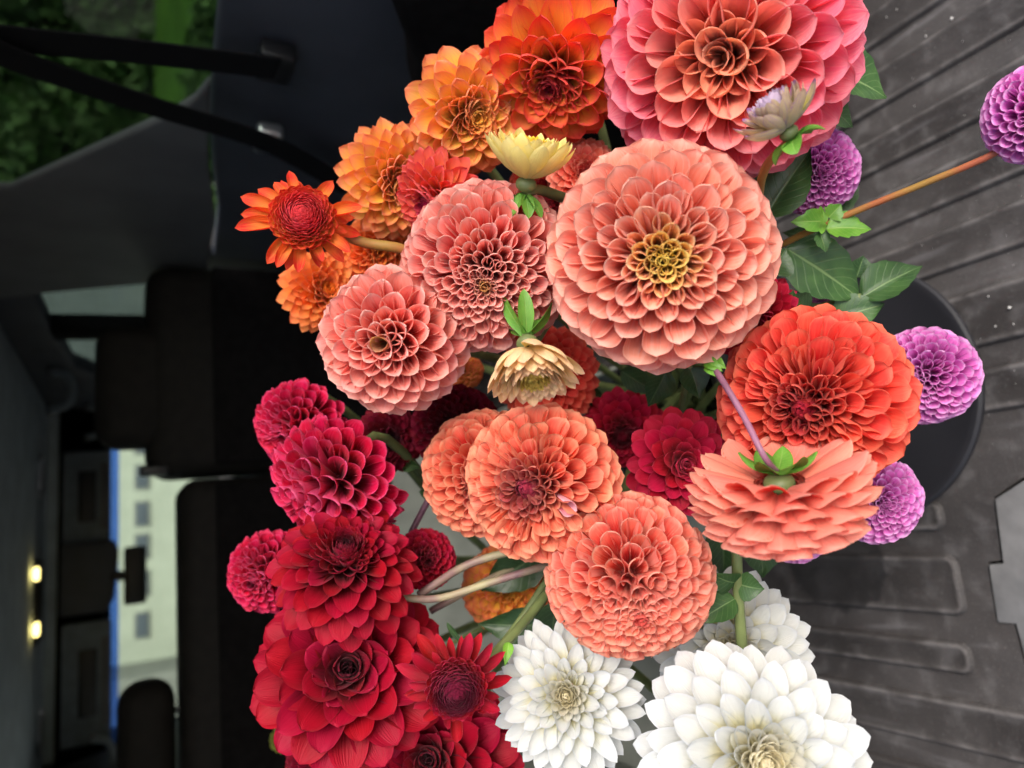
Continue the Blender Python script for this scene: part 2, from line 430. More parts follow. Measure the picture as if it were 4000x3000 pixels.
pane('side_window', yz(XL - .03, [(YB + .03, -.12), (3.9, -.12), (3.0, .24), (YB + .05, .24)]), (-.004, 0, 0), M_side, 'tinted window on the far side of the cabin')
# windscreen with its blue shade band
wsr = empty('windshield', loc=(0, 3.7, ZC))
tag(wsr, 'windscreen with a blue shade band under the sun visors', 'windshield')
for nm, z0, z1, mt in (('pane', -.42, .034, M_clear), ('shade_band', .036, .064, M_band), ('upper_pane', .066, .25, M_dusk)):
    sl = -.9
    pts = [Vector((x, (z) * sl, z)) for x, z in ((XL, z0), (XR + .05, z0), (XR + .05, z1), (XL, z1))]
    prism(nm, pts, (0, .004, .002), mt, wsr)
hd = prism('windshield_header', [Vector((x, y, ZC + z)) for x, y, z in ((XL, 3.56, .31), (XL, 3.56, .235), (XL, 3.75, .10), (XL, 3.80, .31))], (XR - XL + .05, 0, 0), M_headliner, bev=.01)
tag(hd, 'grey trim above the windscreen', kind='structure')
db = prism('dashboard', [Vector((XL, y, ZC + z)) for y, z in ((3.0, -.9), (2.95, -.52), (3.05, -.46), (3.5, -.42), (4.05, -.50), (4.05, -.9))], (XR - XL + .05, 0, 0), M_plastic, bev=.03)
tag(db, 'black dashboard below the windscreen', 'dashboard')

# rear bench
rs = empty('rear_bench', loc=(0, 1.6, FLOOR))
tag(rs, 'black cloth rear bench seen from behind with raised headrests', 'car seat')
def rel(y): return y - 1.6
rbox('backrest', .142, .60, 0.0, .20, 0, .72 - .032, M_seat, rs, bev=.05, seg=5)
rbox('backrest', -.76, .132, 0.0, .20, 0, .72 - .092, M_seat, rs, bev=.035, seg=5)
rbox('back_panel', .16, .59, -.012, .02, .02, .56, M_black, rs, bev=.006)
rbox('back_panel', -.74, .118, -.012, .02, .02, .56, M_black, rs, bev=.006)
rbox('latch_trim', .145, .165, .01, .06, .645, .70, M_plastic, rs, bev=.006)
def headrest(x0, x1, z0, z1, yoff):
    h = rbox('headrest', x0, x1, yoff - .05, yoff + .075, z0, z1, M_seat, rs, bev=.045, seg=6)
    for x in (x0 + .07, x1 - .07):
        tube('post', [(x, yoff + .02, z0 - .08), (x, yoff + .02, z0 + .03)], .006, .006, M_chrome, h, n=2, k=8)
headrest(.206, .462, .72 - .108, .72 + .06, .06)
headrest(-.53, -.262, .72 - .085, .72 + .02, .10)
# visors, mirror, lamps
def visor(x0, x1, z0, z1, label):
    v = empty('sun_visor', loc=((x0 + x1) / 2, 3.5, ZC + z1))
    hw = (x1 - x0) / 2
    rbox('flap', -hw, hw, -.012, .014, z0 - z1, 0, M_visor, v, bev=.011)
    rbox('vanity_cover', -hw * .55, hw * .55, -.018, -.008, (z0 - z1) * .72, (z0 - z1) * .36, M_plastic, v, bev=.004)
    rbox('lower_edge', -hw * .72, hw * .72, -.02, -.006, (z0 - z1) * .98, (z0 - z1) * .8, M_trim_l, v, bev=.004)
    return tag(v, label, 'sun visor')
visor(.045, .43, .066, .25, 'folded sun visor on the passenger side by the headrest')
visor(-.74, -.27, .06, .24, 'folded sun visor on the driver side of the mirror')
mr_ = empty('rear_view_mirror', loc=(-.10, 3.44, ZC + .02))
tag(mr_, 'black rear view mirror hanging below its grey mount', 'mirror')
prism('mount', [Vector((x, 0.0, z)) for x, z in ((-.135, .22), (.15, .22), (.15, .03), (.10, .012), (-.09, .03), (-.135, .06))], (0, .10, 0), M_trim, mr_, bev=.012)
rbox('shell', -.12, .115, -.03, .015, -.088, -.004, M_plastic, mr_, bev=.014, seg=4)
rbox('mirror_glass', -.108, .103, -.034, -.030, -.078, -.014, M_plastic, mr_, bev=.002)
rbox('arm', -.02, .02, .0, .03, -.01, .05, M_plastic, mr_, bev=.006)
ml = empty('map_light', loc=at_z(78, 1300, .298))
tag(ml, 'overhead map light console with two lit yellow lamps', 'lamp')
rbox('console', -.15, .15, -.07, .10, -.012, .004, M_plastic, ml, bev=.008)
M_lamp = emit_mat('lit_map_lamp', (1, .78, .25, 1), 3.0)
for q in ((78, 1240), (78, 1360)):
    p = at_z(q[0], q[1], .285) - ml.location
    rbox('lamp', p.x - .022, p.x + .022, p.y - .03, p.y + .03, -.020, -.008, M_lamp, ml, bev=.005)
def ring(px, py, label):
    bm = bmesh.new()
    o = at_z(px, py, .297)
    n, k = 28, 8
    V = [[bm.verts.new(((.078 + .009 * math.cos(b)) * math.cos(a), (.075 + .009 * math.cos(b)) * math.sin(a), .008 * math.sin(b))) for b in [2 * math.pi * j / k for j in range(k)]] for a in [2 * math.pi * i / n for i in range(n)]]
    for i in range(n):
        for j in range(k): bm.faces.new((V[i][j], V[(i + 1) % n][j], V[(i + 1) % n][(j + 1) % k], V[i][(j + 1) % k]))
    r = empty('ceiling_vent', loc=o)
    bm_obj('rim', bm, M_chrome, r)
    rbox('louvre_disc', -.055, .055, -.05, .05, -.004, .001, M_plastic, r, bev=.002)
    return tag(r, label, 'vent')
ring(88, 1030, 'oval ceiling vent ring above the passenger sun visor')
ring(88, 1580, 'oval ceiling vent ring above the driver sun visor')
def hook(p, label, s=1.):
    h = empty('grab_handle', loc=p)
    tube('grip', [(-.05 * s, 0, 0), (-.04 * s, -.01, -.04 * s), (0, -.015, -.055 * s), (.04 * s, -.01, -.04 * s), (.05 * s, 0, 0)], .011 * s, .011 * s, M_visor, h, n=14, k=8)
    rbox('bracket', -.062 * s, -.038 * s, -.012, .012, -.012, .006, M_plastic, h, bev=.003)
    rbox('bracket', .038 * s, .062 * s, -.012, .012, -.012, .006, M_plastic, h, bev=.003)
    return tag(h, label, 'handle')
hook(at_y(105, 845, 2.75), 'grab handle on the ceiling edge over the passenger door', 1.3)
hook(at_y(185, 912, 3.2), 'small grab handle next to the passenger sun visor', 1.2)
hook(at_y(195, 1640, 3.4), 'grab handle beside the driver sun visor', 1.4)

# two dark belts crossing the quarter window
def strap(name, pts, width, label):
    path = smooth_path(pts, 14)
    V, Fc = [], []
    for i, p in enumerate(path):
        t = (path[min(i + 1, 14)] - path[max(i - 1, 0)]).normalized()
        n = Vector((1, 0, 0))
        s_ = t.cross(n).normalized() * (width / 2)
        for a, b in ((-1, -1), (1, -1), (1, 1), (-1, 1)): V.append(p + s_ * a + n * (.0012 * b))
    for i in range(14):
        for j in range(4): Fc.append((i * 4 + j, i * 4 + (j + 1) % 4, i * 4 + 4 + (j + 1) % 4, i * 4 + 4 + j))
    Fc += [(3, 2, 1, 0), (56, 57, 58, 59)]
    o = mesh_obj(name, V, Fc, M_belt, None, smooth=False)
    return tag(o, label, 'seat belt')
strap('seat_belt', [at_x(-60, 70, .56), at_x(20, 84, .56), at_x(300, 112, .565), at_x(600, 148, .585)], .044, 'black belt running level across the quarter window to a buckle')
strap('seat_belt', [at_x(-60, 85, .548), at_x(60, 140, .548), at_x(330, 230, .553), at_x(585, 312, .56), at_x(760, 410, .565)], .043, 'black belt slanting down past the quarter window over the pillar')
bk = rbox('belt_anchor', -.006, .02, -.03, .03, -.025, .02, M_plastic, None, bev=.006); bk.location = at_x(590, 145, .592)
tag(bk, 'black plastic anchor holding the upper belt', 'anchor')
bk2 = rbox('belt_guide', -.012, .012, -.03, .03, -.018, .02, M_chrome, None, bev=.008); bk2.location = at_x(580, 300, .575)
tag(bk2, 'shiny guide loop where the slanting belt bends', 'guide')
# wheel-arch housing under the window
wa = prism('wheel_arch', [at_x(x, y, .50) for x, y in ((812, -60), (850, 60), (884, 130), (880, 200), (950, 330), (1500, 420), (1500, -60))], (.13, 0, 0), M_black, bev=.03, seg=4)
tag(wa, 'black carpeted wheel arch hump behind the orange flowers', 'wheel arch')

# ------------------------------------------------------------------ rubber mat, latch plate, tray, bin, bucket
def mat_material():
    m, t, out = new_mat('scuffed_rubber')
    tc = N(t, 'ShaderNodeTexCoord')
    P = tc.outputs['Object']
    def noise(scale, det=5, dist=0., vec=P):
        n = N(t, 'ShaderNodeTexNoise'); n.inputs['Scale'].default_value = scale; n.inputs['Detail'].default_value = det
        n.inputs['Distortion'].default_value = dist; t.links.new(vec, n.inputs[0]); return n.outputs[0]
    big, midn, fine = noise(7, 6, .4), noise(38, 8, .3), noise(420, 4)
    mp = N(t, 'ShaderNodeMapping'); t.links.new(P, mp.inputs[0]); mp.inputs['Scale'].default_value = (60, 8, 30); mp.inputs['Rotation'].default_value = (0, 0, .25)
    scr = noise(1., 6, .2, mp.outputs[0])
    col = mixc(t, sstep(t, big, .3, .72), rgb(42, 39, 38), rgb(60, 57, 56))
    col = mixc(t, math_n(t, 'MULTIPLY', sstep(t, midn, .48, .75), .26), col, rgb(112, 110, 110))
    col = mixc(t, math_n(t, 'MULTIPLY', sstep(t, scr, .56, .80), .28), col, rgb(122, 120, 122))
    col = mixc(t, math_n(t, 'MULTIPLY', sstep(t, fine, .55, .8), .3), col, rgb(110, 108, 108))
    sz = N(t, 'ShaderNodeSeparateXYZ'); t.links.new(P, sz.inputs[0])
    lip_tone = math_n(t, 'MULTIPLY', sstep(t, sz.outputs[2], .0038, .0052), sstep(t, midn, .3, .7, .05, .42))  # raised rib lips mixed paler, broken up by noise
    col = mixc(t, lip_tone, col, rgb(128, 124, 122))
    # a darker round patch with a ragged edge beside the tray
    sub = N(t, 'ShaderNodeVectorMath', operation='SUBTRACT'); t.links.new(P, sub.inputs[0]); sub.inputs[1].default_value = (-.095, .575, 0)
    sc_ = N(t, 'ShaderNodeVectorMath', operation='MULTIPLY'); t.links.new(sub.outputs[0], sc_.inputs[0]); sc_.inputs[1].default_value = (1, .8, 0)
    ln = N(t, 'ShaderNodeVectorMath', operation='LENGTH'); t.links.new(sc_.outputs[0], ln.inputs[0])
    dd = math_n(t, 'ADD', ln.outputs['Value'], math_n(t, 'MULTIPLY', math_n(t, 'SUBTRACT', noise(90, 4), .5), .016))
    dark_spot = sstep(t, dd, .048, .054, 1., 0.)
    col = mixc(t, math_n(t, 'MULTIPLY', dark_spot, .72), col, rgb(22, 21, 22))
    pr = N(t, 'ShaderNodeBsdfPrincipled'); t.links.new(col, pr.inputs['Base Color'])
    t.links.new(sstep(t, midn, .3, .7, .55, .8), pr.inputs['Roughness']); pr.inputs['Specular IOR Level'].default_value = .35
    h = math_n(t, 'ADD', math_n(t, 'MULTIPLY', fine, .5), math_n(t, 'ADD', midn, math_n(t, 'MULTIPLY', scr, .8)))
    bp = N(t, 'ShaderNodeBump'); bp.inputs['Strength'].default_value = .5; bp.inputs['Distance'].default_value = .002
    t.links.new(h, bp.inputs['Height']); t.links.new(bp.outputs[0], pr.inputs['Normal'])
    t.links.new(pr.outputs[0], out.inputs[0])
    return m
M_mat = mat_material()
mat_root = empty('rubber_mat', loc=(0, 0, FLOOR))
tag(mat_root, 'scuffed charcoal rubber cargo mat with raised ribs under the flowers', 'mat')
# sheet with the latch cut-out along its rear edge
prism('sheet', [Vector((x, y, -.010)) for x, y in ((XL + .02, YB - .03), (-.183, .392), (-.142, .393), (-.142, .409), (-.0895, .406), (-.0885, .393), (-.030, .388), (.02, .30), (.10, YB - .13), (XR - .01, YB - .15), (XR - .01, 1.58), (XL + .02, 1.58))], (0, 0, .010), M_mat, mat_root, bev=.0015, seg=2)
def rib(x0, x1, y0, y1):
    """one moulded pad: rounded plan, sloping flanks, a lip around a slightly sunken top"""
    def loop(inset, z, n=5):
        a0, a1, b0, b1 = x0 + inset, x1 - inset, y0 + inset, y1 - inset
        r = max(.012 - inset, .003)
        L = []
        for cx, cy, st in ((a1 - r, b1 - r, 0), (a0 + r, b1 - r, 90), (a0 + r, b0 + r, 180), (a1 - r, b0 + r, 270)):
            for i in range(n): 
                a = math.radians(st + 90 * i / (n - 1)); L.append((cx + r * math.cos(a), cy + r * math.sin(a), z))
        return L
    rings = [loop(0, .0), loop(.0022, .0042), loop(.0046, .0052), loop(.0072, .0043), loop(.010, .0038)]
    V = [p for L in rings for p in L]
    n = len(rings[0]); Fc = []
    for k in range(len(rings) - 1):
        for i in range(n): Fc.append((k * n + i, k * n + (i + 1) % n, (k + 1) * n + (i + 1) % n, (k + 1) * n + i))
    Fc.append(tuple(range((len(rings) - 1) * n, len(rings) * n)))
    return mesh_obj('rib', V, Fc, M_mat, mat_root)
for x0, x1, y0 in ((-.66, -.61, .36), (-.58, -.54, .36), (-.50, -.46, .36), (-.42, -.36, .36), (-.335, -.295, .36), (-.27, -.222, .385), (-.198, -.166, .437), (-.142, -.082, .433), (-.060, -.028, .437),
                   (.049, .092, .29), (.112, .168, .27), (.193, .237, .26), (.258, .300, .25), (.325, .365, .24), (.391, .435, .235), (.46, .50, .23), (.525, .57, .23)):
    rib(x0, x1, y0, 1.5)
sp = prism('sill_plate', [Vector((x, y, FLOOR - .0135)) for x, y in ((-.20, .36), (-.181, .389), (-.1445, .3905), (-.1445, .4065), (-.0915, .4035), (-.0905, .3905), (-.031, .3855), (.015, .30), (.05, .20), (-.3, .20))], (0, 0, .0165), M_sill, bev=.0012, seg=2)
tag(sp, 'flat grey sill plate with a stepped edge beside the mat', 'sill plate')

M_tray = plain_mat('black_tray_plastic', rgb(34, 34, 38), .6, .3, .12, 8, .12, 120, bdist=.0006)
def lathe(name, prof, mat, parent, n=64, cap=True):
    V, Fc = [], []
    for r, z in prof:
        for i in range(n):
            a = 2 * math.pi * i / n
            V.append((r * math.cos(a), r * math.sin(a), z))
    for k in range(len(prof) - 1):
        for i in range(n): Fc.append((k * n + i, k * n + (i + 1) % n, (k + 1) * n + (i + 1) % n, (k + 1) * n + i))
    if cap: Fc.append(tuple(range(n))[::-1]); Fc.append(tuple(range((len(prof) - 1) * n, len(prof) * n)))
    o = mesh_obj(name, V, Fc, mat, parent)
    try: o.data.set_sharp_from_angle(angle=math.radians(35))
    except Exception: pass
    return o
tr_o = at_z(1838, 850, -.712)
tray = lathe('round_tray', [(.136, 0), (.142, .003), (.1425, .008), (.140, .0105), (.134, .0105), (.128, .0075), (.04, .0068), (.001, .0066)], M_tray, None)
tray.location = (tr_o.x, tr_o.y, FLOOR + .0055)
tag(tray, 'smooth black round tray under the purple pompon flower', 'tray')
bk_root = empty('flower_bucket', loc=(tr_o.x - .005, tr_o.y + .12, FLOOR + .006))
tag(bk_root, 'black bucket hidden under the coral flowers holding their stems', 'bucket')
lathe('shell', [(.075, .0), (.078, .002), (.095, .17), (.099, .172), (.099, .178), (.093, .178), (.074, .006), (.001, .006)], M_plastic, bk_root, n=40)
lathe('water', [(.0905, .12), (.001, .12)], plain_mat('bucket_water', rgb(20, 22, 20), .05, .5, .1, 5, .02, 20), bk_root, n=40, cap=False)
BUCKET = Vector((tr_o.x - .005, tr_o.y + .12, FLOOR + .14))
BIN = Vector((-.12, 1.02, FLOOR + .12))
bn = empty('storage_bin', loc=(BIN.x, BIN.y, FLOOR + .006))
tag(bn, 'open grey plastic bin behind the stems of the red flowers', 'bin')
hw, hl, hh, th = .30, .30, .27, .006
rbox('base', -hw, hw, -hl, hl, 0, .008, M_greyp, bn, bev=.002)
rbox('side', -hw, hw, hl - th, hl, .009, hh, M_greyp, bn, bev=.002)
rbox('side', -hw, hw, -hl, -hl + th, .009, .14, M_greyp, bn, bev=.002)
rbox('side', -hw, -hw + th, -hl + th + .001, hl - th - .001, .009, .14, M_greyp, bn, bev=.002)
rbox('side', hw - th, hw, -hl + th + .001, hl - th - .001, .009, .14, M_greyp, bn, bev=.002)

# ------------------------------------------------------------------ petals
def interp(tab, t):
    if isinstance(tab, (int, float)): return tab
    for (a, x), (b, y) in zip(tab, tab[1:]):
        if t <= b: return x + (y - x) * (t - a) / (b - a) if t > a else x
    return tab[-1][1]

def petal_arrays(L, W, th_b, th_m, base_w, vm, p, bend, thick, nu, nv, rnd, wav=.03, tipc=.0, fold=0., beak=.1):
    """spoon or tube: base at the origin, pointing +Y, hollow side +Z.  W = half of the flat width"""
    nt_ = 7; nb_ = nv - nt_                        # rows of the shank; the blade's end gets seven rows on an ellipse
    rows = []
    for i in range(nb_ + 1):
        k = i / nb_
        rows.append((vm * k, base_w + (1 - base_w) * (k * k * (3 - 2 * k))))
    for i in range(1, nt_ + 1):
        a = math.pi / 2 * (i / nt_) ** .85
        rows.append((vm + (1 - vm) * math.sin(a) + (.014 if i == nt_ else 0), max(math.cos(a), 0.) ** p if i < nt_ else .02))
    phase = rnd.uniform(0, 6.28); amp = wav * rnd.uniform(.4, 1.3); skew = rnd.uniform(-.12, .12)
    front, back, uv = [], [], []
    y = z = 0.; pv = 0.; ang = -bend * .25
    for v, w_ in rows:
        dl = (v - pv) * L; pv = v
        ang = -bend * .25 + bend * v * v
        y += math.cos(ang) * dl; z += math.sin(ang) * dl
        w_ *= W
        s_ = min(v / vm, 1); s_ = s_ * s_ * (3 - 2 * s_)
        th = th_b + (th_m - th_b) * s_
        r = w_ / th
        if v > vm + 1e-6:                              # the blade's end: a tube cut on the slant, narrowing only as much as 'beak' asks
            r = W / th_m * (1 + tipc * (v - vm) / (1 - vm)) * max(w_ / W, .02) ** beak
            th = w_ / r
        ca, sa = math.cos(ang), math.sin(ang)
        for j in range(nu + 1):
            u = j / nu * 2 - 1
            ph = u * th + skew * v
            x0 = r * math.sin(ph); z0 = r * (1 - math.cos(ph))
            nx, nz = math.sin(ph), -math.cos(ph)           # outward (back side)
            k = amp * W * math.sin(phase + 5 * v + 2.4 * u) * abs(u) ** 2 * v
            z0 += k + fold * w_ * abs(u)
            P = (x0, y - sa * z0, z + ca * z0)
            front.append(P)
            tk = thick * (1 if 0 < j < nu and v < .99 else .25)
            back.append((x0 + nx * tk, P[1] - sa * nz * tk, P[2] + ca * nz * tk))
            uv.append((j / nu, min(v, 1)))
    n = nu + 1; m = len(front)
    F, mi = [], []
    for i in range(nv):
        for j in range(nu):
            a, b, c, d = i * n + j, i * n + j + 1, (i + 1) * n + j + 1, (i + 1) * n + j
            F.append((a, b, c, d)); mi.append(0)
            F.append((m + d, m + c, m + b, m + a)); mi.append(1)
    return np.array(front + back), F, mi, np.array(uv + uv)

STYLE = {
 # psi: outermost polar angle; s: spacing (in flower radii); thm: cup half-angle; lr: tip radius; rb: base radius; p: tip (1 round, more = pointed)
 'ball': dict(psi=118, s=[(0, .075), (.1, .10), (.22, .165), (.45, .235), (1, .25)], thm=[(0, 2.5), (.24, 2.5), (.4, 2.15), (.6, 1.75), (1, 1.25)],
              lr=[(0, .80), (.12, .84), (.3, .94), (.55, 1), (1, .97)], rb=.30, bend=[(0, .2), (.3, -.1), (1, .12)], tilt=[(0, 2), (1, 0)], p=1.0, vm=[(0, .90), (.28, .88), (.45, .81), (.7, .73), (1, .70)], bw=.55, mw=[(0, .92), (.3, .98), (.5, 1.15), (.7, 1.25), (1, 1.3)]),
 'ball_tight': dict(psi=120, s=[(0, .07), (.15, .115), (.4, .195), (1, .235)], thm=[(0, 2.6), (.4, 2.45), (.65, 2.0), (1, 1.4)],
              lr=[(0, .86), (.2, .92), (.5, 1), (1, .97)], rb=.34, bend=[(0, .2), (1, .1)], tilt=0, p=1.08, vm=[(0, .90), (.4, .86), (.7, .78), (1, .74)], bw=.55, mw=[(0, .92), (.45, 1.02), (.7, 1.22), (1, 1.3)]),
 'honey': dict(psi=122, s=[(0, .09), (.2, .16), (.45, .225), (1, .25)], thm=[(0, 2.6), (.6, 2.45), (1, 2.1)],
              lr=[(0, .84), (.2, .90), (.5, 1), (1, .97)], rb=.34, bend=[(0, .1), (1, .0)], tilt=0, p=1.05, vm=[(0, .92), (.5, .90), (1, .87)], bw=.5, mw=[(0, .95), (.5, 1.0), (1, 1.06)]),
 'pompon': dict(psi=122, s=[(0, .12), (.2, .18), (.5, .225), (1, .245)], thm=[(0, 2.5), (.4, 2.3), (1, 2.0)],
              lr=[(0, .84), (.2, .90), (.5, 1), (1, .97)], rb=.36, bend=[(0, .1), (1, .15)], tilt=0, p=.92, vm=[(0, .92), (.5, .89), (1, .87)], bw=.5, mw=[(0, .98), (.5, 1.04), (1, 1.1)]),
 'ball_wide': dict(psi=118, s=[(0, .12), (.1, .2), (.25, .25), (1, .265)], thm=[(0, 2.2), (.2, 2.1), (.45, 1.85), (.7, 1.55), (1, 1.2)],
              lr=[(0, .60), (.12, .70), (.3, .90), (.55, 1), (1, .97)], rb=.26, bend=[(0, -.1), (1, .1)], tilt=[(0, -3), (1, 0)], p=1.08, vm=[(0, .86), (.25, .82), (.5, .76), (1, .70)], bw=.5, mw=[(0, .95), (.3, 1.1), (1, 1.26)]),
 'ball_point': dict(psi=118, s=[(0, .16), (.15, .22), (.4, .27), (1, .28)], thm=[(0, 2.4), (.25, 2.1), (.5, 1.85), (1, 1.4)],
              lr=[(0, .86), (.2, .93), (.5, 1), (1, .98)], rb=.28, bend=[(0, 0), (1, .05)], tilt=0, p=1.35, vm=[(0, .80), (.4, .74), (1, .66)], bw=.5, mw=[(0, 1.05), (.4, 1.2), (1, 1.3)], beak=0.30),
 'closed': dict(psi=116, s=[(0, .055), (.16, .10), (.27, .135), (.45, .23), (1, .275)], thm=[(0, .9), (.2, 1.1), (.27, 2.5), (.5, 2.4), (.65, 1.95), (.8, 1.55), (1, 1.2)],
              lr=[(0, .60), (.22, .66), (.32, .82), (.55, .98), (1, 1)], rb=[(0, .42), (.22, .36), (.32, .28), (1, .26)], bend=[(0, 1.0), (.22, .9), (.3, -.1), (1, .1)], tilt=[(0, 18), (.22, 16), (.3, -6), (.5, 0), (1, 0)], p=1.12, vm=[(0, .66), (.26, .70), (.3, .90), (.5, .86), (.7, .76), (1, .68)], bw=.5, mw=[(0, 1.25), (.26, 1.2), (.3, .92), (.5, 1.0), (.7, 1.18), (1, 1.28)], beak=0.15),
 'deco': dict(psi=104, s=[(0, .11), (.15, .18), (.35, .31), (1, .37)], thm=[(0, 2.0), (.25, 1.6), (.45, 1.0), (1, .7)],
              lr=[(0, .34), (.2, .48), (.45, .74), (.75, .95), (1, 1)], rb=[(0, .1), (1, .14)], bend=[(0, .3), (.4, -.15), (1, -.25)], tilt=[(0, 4), (.5, -4), (1, 0)], p=.92, vm=.58, bw=.42, mw=1.12, wav=.1),
 'deco_bud': dict(psi=112, s=[(0, .06), (.25, .10), (.4, .17), (.6, .28), (1, .33)], thm=[(0, 1.1), (.25, 1.2), (.4, 1.6), (.6, .9), (1, .65)],
              lr=[(0, .50), (.25, .55), (.4, .66), (.6, .86), (1, 1.02)], rb=[(0, .24), (1, .14)], bend=[(0, .9), (.3, .5), (.5, -.2), (1, -.35)], tilt=[(0, 14), (.3, 8), (.5, -6), (1, -4)], p=1.05, vm=.60, bw=.42, mw=1.12, wav=.1, beak=0.20),
 'deco_white': dict(psi=104, s=[(0, .085), (.2, .13), (.35, .22), (.55, .30), (1, .32)], thm=[(0, 2.0), (.3, 2.1), (.45, 1.6), (.65, 1.1), (1, .7)],
              lr=[(0, .40), (.2, .47), (.4, .66), (.65, .88), (1, 1)], rb=[(0, .16), (1, .14)], bend=[(0, .5), (.3, .2), (.5, -.1), (1, -.2)], tilt=[(0, 6), (.5, -8), (1, 0)], p=1.2, vm=.5, bw=.40, mw=[(0, .9), (.3, .8), (.5, .76), (1, .8)], wav=.05, beak=.2),
 'deco_full': dict(psi=104, s=[(0, .085), (.2, .13), (.35, .22), (.55, .30), (1, .34)], thm=[(0, 2.0), (.3, 1.9), (.45, 1.3), (.65, .9), (1, .65)],
              lr=[(0, .46), (.2, .54), (.4, .72), (.65, .90), (1, 1)], rb=[(0, .16), (1, .14)], bend=[(0, .5), (.3, .2), (.5, -.15), (1, -.3)], tilt=[(0, 6), (.5, -6), (1, 0)], p=1.08, vm=.52, bw=.42, mw=[(0, .9), (.3, .9), (.5, .94), (1, 1.0)], wav=.06, beak=.15),
 'tulip': dict(psi=46, s=[(0, .07), (.5, .10), (.8, .2), (1, .34)], thm=[(0, 1.0), (1, .9)],
              lr=[(0, .72), (.6, .8), (1, 1.0)], rb=.06, bend=[(0, .2), (.7, .8), (1, 1.0)], tilt=[(0, 0), (.6, -8), (1, -26)], p=1.05, vm=.5, bw=.5, mw=1.4, beak=.2),
 'spiky': dict(psi=108, s=[(0, .09), (.2, .14), (.4, .22), (1, .30)], thm=[(0, 1.8), (.3, 1.7), (.6, 1.3), (1, 1.0)],
              lr=[(0, .42), (.25, .60), (.5, .86), (1, 1)], rb=[(0, .12), (1, .14)], bend=[(0, .3), (.5, -.05), (1, -.1)], tilt=[(0, 4), (1, 0)], p=1.3, vm=.55, bw=.42, mw=1.22, wav=.1, beak=0.35),
 'spiky_big': dict(psi=110, s=[(0, .09), (.2, .15), (.4, .27), (1, .37)], thm=[(0, 1.9), (.3, 1.9), (.6, 1.5), (1, 1.05)],
              lr=[(0, .42), (.25, .60), (.5, .86), (1, 1.02)], rb=[(0, .12), (1, .14)], bend=[(0, .3), (.5, -.05), (1, -.15)], tilt=[(0, 4), (1, 0)], p=1.2, vm=.58, bw=.42, mw=[(0, 1.1), (.5, 1.15), (1, 1.25)], wav=.12, beak=.25),
 'dome': dict(psi=104, s=[(0, .08), (.5, .15), (.8, .24), (1, .36)], thm=[(0, .8), (1, .75)],
              lr=[(0, .62), (.75, .68), (1, .98)], rb=[(0, .45), (.75, .42), (1, .40)], bend=[(0, .9), (.75, .55), (1, .7)], tilt=[(0, 20), (.7, 14), (1, 50)], p=1.3, vm=.5, bw=.5, mw=1.4, beak=.2),
 'bud': dict(psi=112, s=[(0, .07), (.3, .12), (.7, .18), (.82, .25), (1, .27)], thm=[(0, .8), (.6, 1.0), (.8, 1.7), (1, 1.3)],
              lr=[(0, .58), (.5, .60), (.74, .66), (.84, .98), (1, 1.15)], rb=[(0, .44), (.72, .40), (.84, .2), (1, .16)], bend=[(0, 1.0), (.7, .8), (.82, .0), (1, -.2)], tilt=[(0, 22), (.7, 18), (.82, 0), (1, 0)], p=1.7, vm=.52, bw=.5, mw=[(0, 1.3), (.78, 1.3), (.82, .9), (1, .85)], scj=.28, beak=0.35),
 'cup': dict(psi=56, s=[(0, .06), (.4, .09), (.75, .17), (1, .23)], thm=[(0, 1.1), (.6, 1.0), (1, .75)],
              lr=[(0, .64), (.5, .74), (.85, .98), (1, 1.0)], rb=[(0, .15), (1, .10)], bend=[(0, .1), (.7, .6), (1, .95)], tilt=[(0, 0), (.6, -2), (1, -3)], p=1.15, vm=.55, bw=.45, mw=1.5, beak=0.20),
 'plump': dict(psi=84, s=[(0, .10), (.4, .15), (.7, .24), (1, .36)], thm=[(0, 1.0), (1, .8)],
              lr=[(0, .84), (.6, .92), (1, 1.0)], rb=[(0, .15), (1, .08)], bend=[(0, .3), (.6, 1.0), (1, 1.5)], tilt=[(0, 0), (.6, -14), (1, -34)], p=1.1, vm=.5, bw=.5, mw=1.45, beak=.2),
 'nod': dict(psi=102, s=[(0, .07), (.5, .13), (.8, .24), (1, .34)], thm=[(0, 1.0), (.6, 1.0), (1, .8)],
              lr=[(0, .80), (.6, .92), (1, 1.02)], rb=[(0, .55), (.6, .35), (1, .12)], bend=[(0, .9), (.6, .9), (1, 1.5)], tilt=[(0, 14), (.6, 6), (1, -30)], p=1.3, vm=.55, bw=.5, mw=1.35, beak=0.20),
}
CACHE = {}
